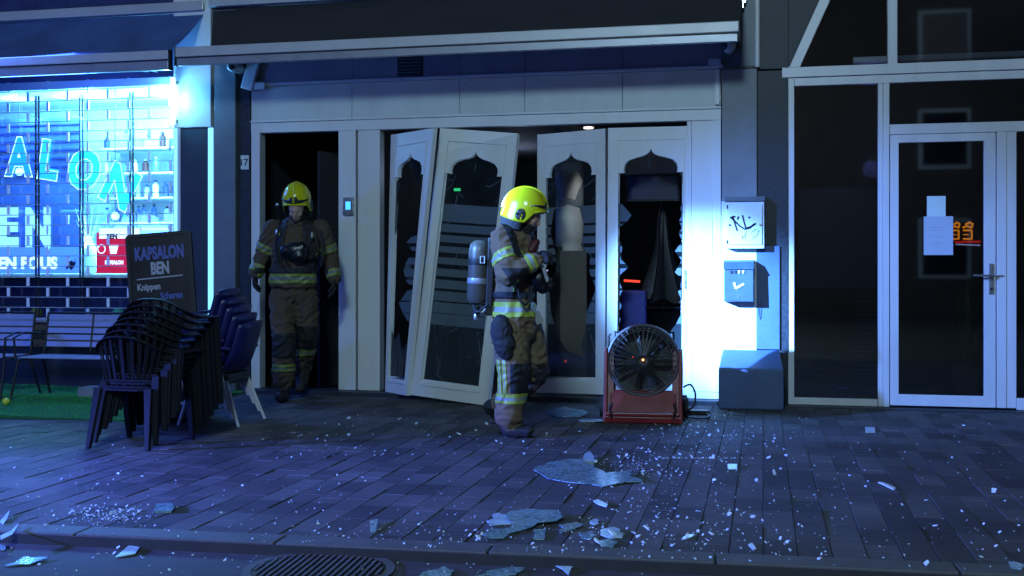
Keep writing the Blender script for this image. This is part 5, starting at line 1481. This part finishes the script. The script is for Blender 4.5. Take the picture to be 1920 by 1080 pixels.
def helmet(parent, c, F, Lt, U, sc=1.0):
    F, Lt, U = F.normalized(), Lt.normalized(), U.normalized()
    def pt(th, ph, k=1.0):
        # th 0 front .. pi back ; ph from the crown
        fr = .5 + .5 * math.cos(th)
        r = math.sin(ph) if ph < PI / 2 else 1 - .05 * (ph - PI / 2) + (.10 * (ph - PI / 2) if fr < .5 else 0)
        a = .160 + .012 * (math.cos(th) < 0) * abs(math.cos(th)); b = .128; h = .158
        return c + (F * math.cos(th) * a * r * k + Lt * math.sin(th) * b * r * k + U * h * math.cos(ph) * k) * sc
    def lim(th):
        x = abs(((th + PI) % (2 * PI)) - PI) / PI   # 0 front 1 back
        if x < .30: return R(82) + R(12) * (x / .3) ** 2
        if x < .44: return R(94) + R(40) * ((x - .30) / .14)
        if x < .62: return R(134)
        return R(134) - R(10) * ((x - .62) / .38)
    n, m = 64, 22; vs = [pt(0, 0)]; fs = []
    for i in range(1, m + 1):
        for j in range(n):
            th = 2 * PI * j / n; vs.append(pt(th, lim(th) * i / m))
    for j in range(n): fs.append((0, 1 + j, 1 + (j + 1) % n))
    for i in range(m - 1):
        for j in range(n):
            a = 1 + i * n; fs.append((a + j, a + n + j, a + n + (j + 1) % n, a + (j + 1) % n))
    h = tp(MB().add(vs, fs).build('helmet', 'helmet', smooth=True), parent)
    so = h.modifiers.new('th', 'SOLIDIFY'); so.thickness = .007; so.offset = -1
    def hc(o): o.parent = h; o.matrix_parent_inverse = Matrix.Identity(4); return o
    hc(MB().tube([pt(0, R(a), 1.012) for a in range(-84, 100, 6)] if False else [pt(0, R(a), 1.010) for a in range(76, 0, -6)] + [pt(PI, R(a), 1.010) for a in range(0, 108, 6)], [.0085] * 31, 8).build('crest', 'helmet', smooth=True))
    hc(MB().tube([pt(R(a), lim(R(a)), 1.012) for a in range(-54, 55, 6)], .009, 8).build('front_rim', 'helmet', smooth=True))
    def skin_patch(name, f, mt, nu=16, nv=8):
        v, fc = [], []
        for j in range(nv + 1):
            for i in range(nu + 1): v.append(f(i / nu, j / nv))
        for j in range(nv):
            for i in range(nu): a = j * (nu + 1) + i; fc.append((a, a + 1, a + nu + 2, a + nu + 1))
        o = hc(MB().add(v, fc).build(name, mt, smooth=True)); s_ = o.modifiers.new('th', 'SOLIDIFY'); s_.thickness = .004; return o
    def front(u, v):
        th = R(-64 + 128 * u); w = 1 - abs(2 * u - 1) ** 1.6; return pt(th, R(79) - R(3 + 9 * w + 9 * (abs(2 * u - 1) < .28)) * v, 1.022)
    skin_patch('front_plate', front, 'black', 32, 6)
    for s in (-1, 1):
        def ear(u, v):
            a = 2 * PI * u; return pt(s * (R(92) + R(13) * v * math.cos(a)), R(110) + R(17) * v * math.sin(a), 1.02)
        skin_patch('ear_disc', ear, 'black_gloss', 20, 4)
        hc(MB().ball(pt(s * R(70), R(80), 1.02), .007, 8).build('visor_screw', 'steel'))
    # rear neck curtain
    def curtain(u, v):
        th = PI + R(-100 + 200 * u); p = pt(th, lim(th) - .02, .97); return p - U * .07 * v * sc - (p - c - U * (p - c).dot(U)) * .10 * v
    o = skin_patch('neck_curtain', curtain, 'turnout_dark', 20, 5)
    return h
TM = {'skin': 0, 'cloth': 1, 'boot': 2, 'hood': 3, 'glove': 3}
MATS = ['skin', 'turnout', 'rubber', 'turnout_dark']
def head(f, c, F, U, L, k=1.0):
    b = (F, L, U)
    f.e(c + U * .02, (.074 * k, .092 * k, .10 * k), 'skin', b); f.e(c - U * .055 + F * .028, (.052 * k, .055 * k, .062 * k), 'skin', b)
    f.e(c - U * .095 + F * .062, (.024, .022, .020), 'skin', b); f.e(c - U * .022 + F * .098, (.012, .016, .024), 'skin', b)
    f.e(c - U * .034 + F * .108, (.014, .012, .011), 'skin', b); f.e(c - U * .064 + F * .082, (.022, .014, .008), 'skin', b)
    f.e(c + U * .022 + F * .086, (.048, .012, .012), 'skin', b)
    for s in (-1, 1): f.e(c - U * .03 + F * .055 + L * s * .042, (.022, .03, .026), 'skin', b)

# ---------------- firefighter walking in front of the doors
d0 = 8.47
q1 = lambda x, y, dd=0.0: P(x, y, d0 + dd)
base = G(965, 819)
ff = thing('person', 'firefighter in yellow helmet walking past the doors, looking down at a held mask', 'person', (base.x, base.y, 0), group='firefighters in tan turnout gear')
f1 = Flesh(RV, DV)
f1.trunk([(q1(974, 436, .05), (.12, .085, .06)), (q1(966, 452, .05), (.20, .125, .08)), (q1(962, 486, .04), (.205, .152, .10)), (q1(960, 528, .03), (.19, .148, .10)),
          (q1(961, 562, .02), (.185, .158, .08)), (q1(964, 590, .02), (.195, .178, .045)), (q1(966, 600, .02), (.190, .172, .03))], 'cloth')
f1.trunk([(q1(968, 600, .02), (.165, .145, .08)), (q1(970, 622, .02), (.165, .148, .09))], 'cloth')
f1.limb([q1(974, 432, .04), q1(978, 410, .03)], [.080, .066], 'hood')
hd1 = q1(991, 404, .01); Fh = (RV * .86 - UP * .42 - DV * .12).normalized(); Uh = (UP * .86 + RV * .42).normalized()
Uh = (Uh - Fh * Uh.dot(Fh)).normalized(); Lh = Uh.cross(Fh).normalized()
head(f1, hd1, Fh, Uh, Lh)
sA, eA, wA = q1(944, 450, -.17), q1(952, 514, -.27), q1(1003, 489, -.20)
f1.limb([sA, sA.lerp(eA, .5), eA], [.104, .102, .088], 'cloth'); f1.limb([eA, eA.lerp(wA, .45), wA], [.088, .082, .062], 'cloth')
sB, eB, wB = q1(984, 452, .24), q1(1004, 520, .26), q1(1022, 520, .02)
f1.limb([sB, eB], [.088, .072], 'cloth'); f1.limb([eB, wB], [.072, .055], 'cloth')
hN, kN, aN = q1(955, 618, -.06), q1(964, 702, -.08), q1(955, 778, -.02)
f1.limb([hN, hN.lerp(kN, .5), kN], [.145, .136, .112], 'cloth'); f1.limb([kN, kN.lerp(aN, .6), aN], [.112, .110, .112], 'cloth')
hF, kF, aF = q1(984, 620, .14), q1(1004, 700, .16), q1(944, 755, .42)
f1.limb([hF, hF.lerp(kF, .5), kF], [.142, .128, .105], 'cloth'); f1.limb([kF, aF], [.100, .098], 'cloth')
# boots
an = Vector((aN.x, aN.y, .12)); f1.limb([aN, an], [.075, .062], 'boot')
toe = base + RV * .10 - DV * .05; hl_ = base - RV * .05
f1.limb([Vector((hl_.x, hl_.y, .052)), Vector((toe.x, toe.y, .048))], [.052, .048], 'boot'); f1.limb([an, Vector((hl_.x, hl_.y, .06))], [.062, .055], 'boot')
fb = q1(920, 764, .55); f1.limb([aF, fb], [.07, .058], 'boot'); f1.limb([fb, fb + RV * .08 - UP * .10], [.055, .042], 'boot')
f1.build('body', MATS, TM, ff, fold=.013)
YS = ['tape_yellow', 'tape_silver']
up1 = (eA - sA).normalized(); f1.patch('reflective_band', sA.lerp(eA, .52), .17, [(sA.lerp(eA, .52), up1 * .9 + RV * .25, .037)], YS, ff, stripes=[.38, -.38])
fo = (wA - eA).normalized(); f1.patch('reflective_band', eA.lerp(wA, .80), .13, [(eA.lerp(wA, .80), fo, .035)], YS, ff, stripes=[.38, -.38])
f1.patch('reflective_band', eB.lerp(wB, .5), .12, [(eB.lerp(wB, .6), (wB - eB).normalized(), .03)], YS, ff, stripes=[.38, -.38])
f1.patch('elbow_patch', eA.lerp(wA, .25), .14, [(eA.lerp(wA, .20), fo, .085), (eA + UP * -.03, UP, .075)], ['turnout_dark'], ff)
f1.patch('reflective_band', q1(962, 579, .02), .36, [(q1(962, 579, .02), UP, .055)], YS, ff, stripes=[.34, -.34], off=.007)
f1.patch('waist_belt', q1(961, 552, .02), .36, [(q1(961, 552, .02), UP, .024)], ['turnout_dark'], ff, off=.012)
f1.patch('reflective_band', q1(955, 747, -.05), .18, [(q1(955, 746, -.05), UP, .036)], YS, ff, stripes=[.34, -.34])
for xx in (936, 946):
    f1.patch('leg_stripe', q1(940, 710, -.12), .19, [(q1(xx, 710, -.12), (RV + UP * .05).normalized(), .014), (q1(940, 707, -.12), UP, .13)], YS, ff, stripes=[.22, -.22], facing=-DV)
f1.patch('reflective_band', kF.lerp(aF, .62), .13, [(kF.lerp(aF, .62), (aF - kF).normalized(), .03)], YS, ff, stripes=[.34, -.34])
f1.patch('knee_patch', q1(975, 712, -.15), .20, [(q1(978, 708, -.1), RV, .085), (q1(975, 708, -.1), UP, .11)], ['turnout_dark'], ff, facing=-DV)
f1.patch('knee_patch', kF, .16, [(kF, UP, .08)], ['turnout_dark'], ff, facing=RV)
f1.patch('jacket_stripe', q1(972, 530, -.15), .16, [(q1(968, 530, -.15), (RV - UP * .12).normalized(), .015), (q1(968, 532, -.15), UP, .10)], YS, ff, stripes=[.4, -.4], facing=-DV)
f1.patch('shoulder_strap', q1(962, 452, -.05), .26, [(q1(958, 452, -.09), (RV * .86 + UP * .3 + DV * .1).normalized(), .028), (q1(962, 455, 0), UP, .16)], ['turnout_dark'], ff, off=.012, facing=-DV + UP * .5)
f1.patch('collar', q1(976, 428, .04), .12, [(q1(976, 427, .04), (UP + RV * .2).normalized(), .035)], ['turnout_dark'], ff, off=.012)
glove('glove', ff, wA - fo * .01, (RV + UP * .30), (DV * .8 - UP * .6), .55, k=1.15)
gb = wB; glove('glove', ff, gb, (RV * .6 + UP * .8), (-DV * .6 - RV * .5), .6, k=1.1)
g = Flesh(RV, DV); pc = q1(941, 622, -.20)
g.e(pc, (.055, .085, .11), 'g').e(pc + RV * .02 - UP * .09, (.055, .085, .10), 'g').e(pc - RV * .01 + UP * .05, (.05, .07, .08), 'g').e(pc + RV * .03 - UP * .15, (.045, .06, .06), 'g')
g.build('hip_pouch', ['turnout_dark'], {'g': 0}, ff, voxel=.009, smooth=4, fold=.006)
helmet(ff, q1(986, 391, .02), (RV * .93 - UP * .26 - DV * .16), DV + RV * .16, (UP * .95 + RV * .26), 1.02)
# breathing apparatus on his back
bc = q1(897, 512, -.02); t = thing('breathing_apparatus', 'grey air cylinder carried on the back of the walking firefighter', 'air cylinder', bc - UP * .26)
def ap(o): return tp(o, t)
ax = (UP + RV * .05).normalized()
ap(MB().lathe([(.022, -.235), (.060, -.225), (.078, -.19), (.080, .17), (.070, .215), (.045, .24), (.02, .246)], bc, ax, 28).build('cylinder', 'cylinder', smooth=True))
ap(MB().lathe([(.0815, .06), (.0825, .065), (.0825, .105), (.0815, .11)], bc, ax, 28, cap=False).build('strap', 'black', smooth=True))
ap(MB().lathe([(.0812, -.08), (.0820, -.078), (.0820, -.04), (.0812, -.038)], bc, ax, 28, cap=False).build('label_band', 'alu_dark', smooth=True))
bk = q1(901, 487, -.115); ap(MB().tube([bk + RV * .03 + UP * .025, bk + RV * .03 - UP * .025, bk - RV * .0 - UP * .025, bk + UP * .025], .005, 6, closed=True).build('buckle', 'print_white'))
vb = bc - ax * .25; ap(MB().lathe([(.022, 0), (.028, .03), (.024, .06)], vb, -ax, 14).build('valve', 'black', smooth=True))
ap(MB().tube([vb - ax * .03, vb - ax * .045 + RV * .05, vb + RV * .09 + ax * .02], .013, 8).build('valve_pipe', 'alu', smooth=True))
ap(MB().lathe([(.018, 0), (.024, .012), (.020, .045)], vb - ax * .055, -ax, 12).build('hand_wheel', 'steel', smooth=True))
ap(MB().hexa([q1(909, 592, -.08), q1(922, 592, -.08), q1(922, 592, .12), q1(909, 592, .12), q1(915, 446, -.08), q1(930, 440, -.08), q1(930, 440, .12), q1(915, 446, .12)]).build('back_plate', 'black', bevel=.01))
ap(MB().tube(smooth_path([q1(915, 570, -.1), q1(895, 585, -.1), q1(888, 572, -.06)]), .010, 8).build('hose', 'black', smooth=True))
# mask in his hands
mc = q1(1010, 522, -.10); t = thing('face_mask', 'black breathing mask with hose held by the walking firefighter', 'mask', mc - UP * .1)
g = Flesh(RV, DV); g.e(mc, (.075, .075, .095), 'g').e(mc + RV * .03 - UP * .06, (.06, .055, .06), 'g').e(mc - RV * .03 + UP * .05, (.06, .05, .06), 'g')
tp(g.build('mask_body', ['black_gloss'], {'g': 0}, t, voxel=.008, smooth=3), t)
tp(MB().lathe([(.034, 0), (.036, .03), (.028, .045)], mc + RV * .06 - UP * .05, (RV - UP * .3), 16).build('filter_port', 'black', smooth=True), t)
tp(MB().tube([q1(1016, 497, -.16), q1(1022, 512, -.17), q1(1026, 528, -.16)], [.012, .013, .010], 8).build('pale_tube', 'alu', smooth=True), t)
tp(MB().ball(q1(1026, 507, -.18), .007, 8).build('lamp_spot', 'white_neon'), t)
tp(MB().tube(smooth_path([q1(1000, 535, -.12), q1(988, 570, -.2), q1(975, 560, -.22), q1(968, 520, -.2)]), .010, 8).build('hose', 'black', smooth=True), t)
rc = q1(1001, 462, -.05); t = thing('chest_radio', 'dark red pouch with radio on the chest of the walking firefighter', 'radio', rc - UP * .06)
g = Flesh(RV, DV); g.e(rc, (.035, .04, .05), 'g').e(rc + RV * .02 + UP * .03, (.025, .028, .03), 'g').e(rc - RV * .02 - UP * .03, (.04, .04, .045), 'g')
tp(g.build('pouch', ['red_badge'], {'g': 0}, t, voxel=.007, smooth=3), t)
tp(MB().tube([rc + UP * .05, rc + UP * .10 - RV * .01], .005, 6).build('antenna', 'black'), t)
tp(MB().bar(q1(1004, 585, -.05), q1(1014, 606, -.05), .06, .01, up=(0, 1, 0)).build('hanging_tag', 'tape_silver'), ff)

# ---------------- firefighter in the doorway
d2 = 10.78
q2 = lambda x, y, dd=0.0: P(x, y, d2 + dd)
b2_ = G(540, 748)
fg = thing('person', 'firefighter in yellow helmet stepping out of the dark doorway with lowered head', 'person', (b2_.x, b2_.y, 0), group='firefighters in tan turnout gear')
FV = -DV
f2 = Flesh(FV, RV)
f2.trunk([(q2(556, 420, 0), (.12, .09, .06)), (q2(556, 433, 0), (.225, .13, .09)), (q2(553, 465, -.02), (.235, .16, .11)), (q2(550, 498, -.02), (.215, .155, .10)),
          (q2(549, 520, -.01), (.22, .17, .07)), (q2(549, 535, 0), (.225, .175, .05))], 'cloth')
f2.trunk([(q2(549, 540, .02), (.20, .155, .08)), (q2(549, 556, .02), (.20, .155, .09))], 'cloth')
f2.limb([q2(556, 420, 0), q2(556, 402, -.03)], [.08, .07], 'hood')
Fh = (FV * .86 - UP * .50).normalized(); Uh = (UP * .86 + FV * .50).normalized(); hd2 = q2(556, 391, -.11)
head(f2, hd2, Fh, Uh, RV)
sL, eL, wL = q2(513, 430, 0), q2(492, 478, .03), q2(479, 512, -.04)
sR, eR, wR = q2(600, 430, 0), q2(619, 482, .05), q2(627, 523, -.02)
for a, b, c_ in ((sL, eL, wL), (sR, eR, wR)):
    f2.limb([a, a.lerp(b, .5), b], [.098, .092, .078], 'cloth'); f2.limb([b, c_], [.078, .064], 'cloth')
hA, kA, aA = q2(530, 560, .02), q2(533, 640, -.12), q2(532, 712, -.02)
hB, kB, aB = q2(572, 560, .04), q2(576, 626, .06), q2(566, 684, .32)
f2.limb([hA, hA.lerp(kA, .5), kA], [.132, .124, .105], 'cloth'); f2.limb([kA, kA.lerp(aA, .6), aA], [.105, .108, .108], 'cloth')
f2.limb([hB, hB.lerp(kB, .5), kB], [.132, .124, .105], 'cloth'); f2.limb([kB, kB.lerp(aB, .6), aB], [.105, .108, .105], 'cloth')
for a_, zz in ((aA, .055), (aB, .10)):
    gx = Vector((a_.x, a_.y, zz)); f2.limb([a_, gx + UP * .05], [.075, .062], 'boot'); f2.limb([gx + DV * .05, gx - DV * .15], [.054, .048], 'boot')
f2.build('body', ['skin', 'turnout_shaded', 'rubber', 'turnout_dark'], TM, fg, fold=.013)
for a, b in ((sL, eL), (sR, eR)):
    f2.patch('reflective_band', a.lerp(b, .72), .14, [(a.lerp(b, .72), (b - a).normalized(), .036)], ['tape_yellow_shaded', 'tape_silver_shaded'], fg, stripes=[.36, -.36])
for a, b in ((eL, wL), (eR, wR)):
    f2.patch('reflective_band', a.lerp(b, .78), .11, [(a.lerp(b, .78), (b - a).normalized(), .036)], ['tape_yellow_shaded', 'tape_silver_shaded'], fg, stripes=[.36, -.36])
f2.patch('reflective_band', q2(549, 522, 0), .33, [(q2(549, 522, 0), UP, .045)], ['tape_yellow_shaded', 'tape_silver_shaded'], fg, stripes=[.34, -.34], off=.007)
f2.patch('waist_belt', q2(549, 507, 0), .36, [(q2(549, 507, 0), UP, .024)], ['turnout_dark'], fg, off=.014)
f2.patch('reflective_band', q2(532, 690, -.04), .16, [(q2(532, 689, -.04), UP, .034)], ['tape_yellow_shaded', 'tape_silver_shaded'], fg, stripes=[.34, -.34])
f2.patch('reflective_band', q2(571, 661, .2), .17, [(q2(571, 660, .2), UP, .034)], ['tape_yellow_shaded', 'tape_silver_shaded'], fg, stripes=[.34, -.34])
for k_ in (kA, kB): f2.patch('knee_patch', k_, .17, [(k_ - UP * .04, UP, .12)], ['turnout_dark'], fg, facing=FV)
for s, x in ((-1, 531), (1, 582)):
    f2.patch('shoulder_strap', q2(x, 450, -.1), .30, [(q2(x, 450, 0), (RV + UP * .10 * s).normalized(), .045), (q2(x, 455, 0), UP, .25)], ['turnout_dark'], fg, off=.014, facing=FV + UP * .5)
f2.patch('collar', q2(556, 416, 0), .14, [(q2(556, 415, 0), UP, .04)], ['turnout_shaded'], fg, off=.012)
glove('glove', fg, wL, (-UP + FV * .15), (RV + FV * .2), .35, k=1.2, thumb_side=1)
glove('glove', fg, wR, (-UP + FV * .15), (-RV + FV * .2), .35, k=1.2, thumb_side=-1)
helmet(fg, q2(556.5, 374, -.06), FV * .88 - UP * .48, RV, UP * .88 + FV * .48, 1.06)
bc = q2(556, 455, .24); t = thing('breathing_apparatus', 'harness with hoses and mask worn by the firefighter in the doorway', 'air cylinder', bc - UP * .3)
tp(MB().lathe([(.022, -.27), (.06, -.255), (.080, -.21), (.080, .17), (.07, .215), (.045, .24), (.02, .246)], bc, UP, 24).build('cylinder', 'cylinder', smooth=True), t)
mc = q2(552, 470, -.24); g = Flesh(FV, RV)
g.e(mc, (.12, .06, .085), 'g').e(mc - UP * .05 + RV * .04, (.09, .065, .06), 'g').e(mc + RV * .07 + UP * .02, (.06, .05, .07), 'g').e(mc - RV * .08, (.06, .05, .06), 'g')
g.build('hanging_mask', ['black_gloss'], {'g': 0}, t, voxel=.009, smooth=3)
for pts in ([(525, 425), (517, 455), (522, 490), (540, 502)], [(590, 425), (596, 450), (588, 480), (570, 490)], [(540, 470), (533, 485), (545, 500)], [(600, 430), (606, 460), (601, 500)]):
    tp(MB().tube(smooth_path([q2(x, y, -.22 + .02 * i) for i, (x, y) in enumerate(pts)]), .011, 8).build('hose', 'black', smooth=True), t)
for (x, y), m_ in (((523, 436), 'tape_yellow'), ((585, 441), 'tape_silver'), ((519, 436), 'steel')):
    tp(MB().ball(q2(x, y, -.20), .02, 10, (.7, .5, 1.6)).build('gauge', m_, smooth=True), t)
tp(MB().ball(q2(520, 384, .05), .018, 10).build('hose_coupling', 'steel', smooth=True), t)
tp(MB().tube([q2(520, 386, .05), q2(524, 410, .12)], .014, 8).build('hose', 'black', smooth=True), t)
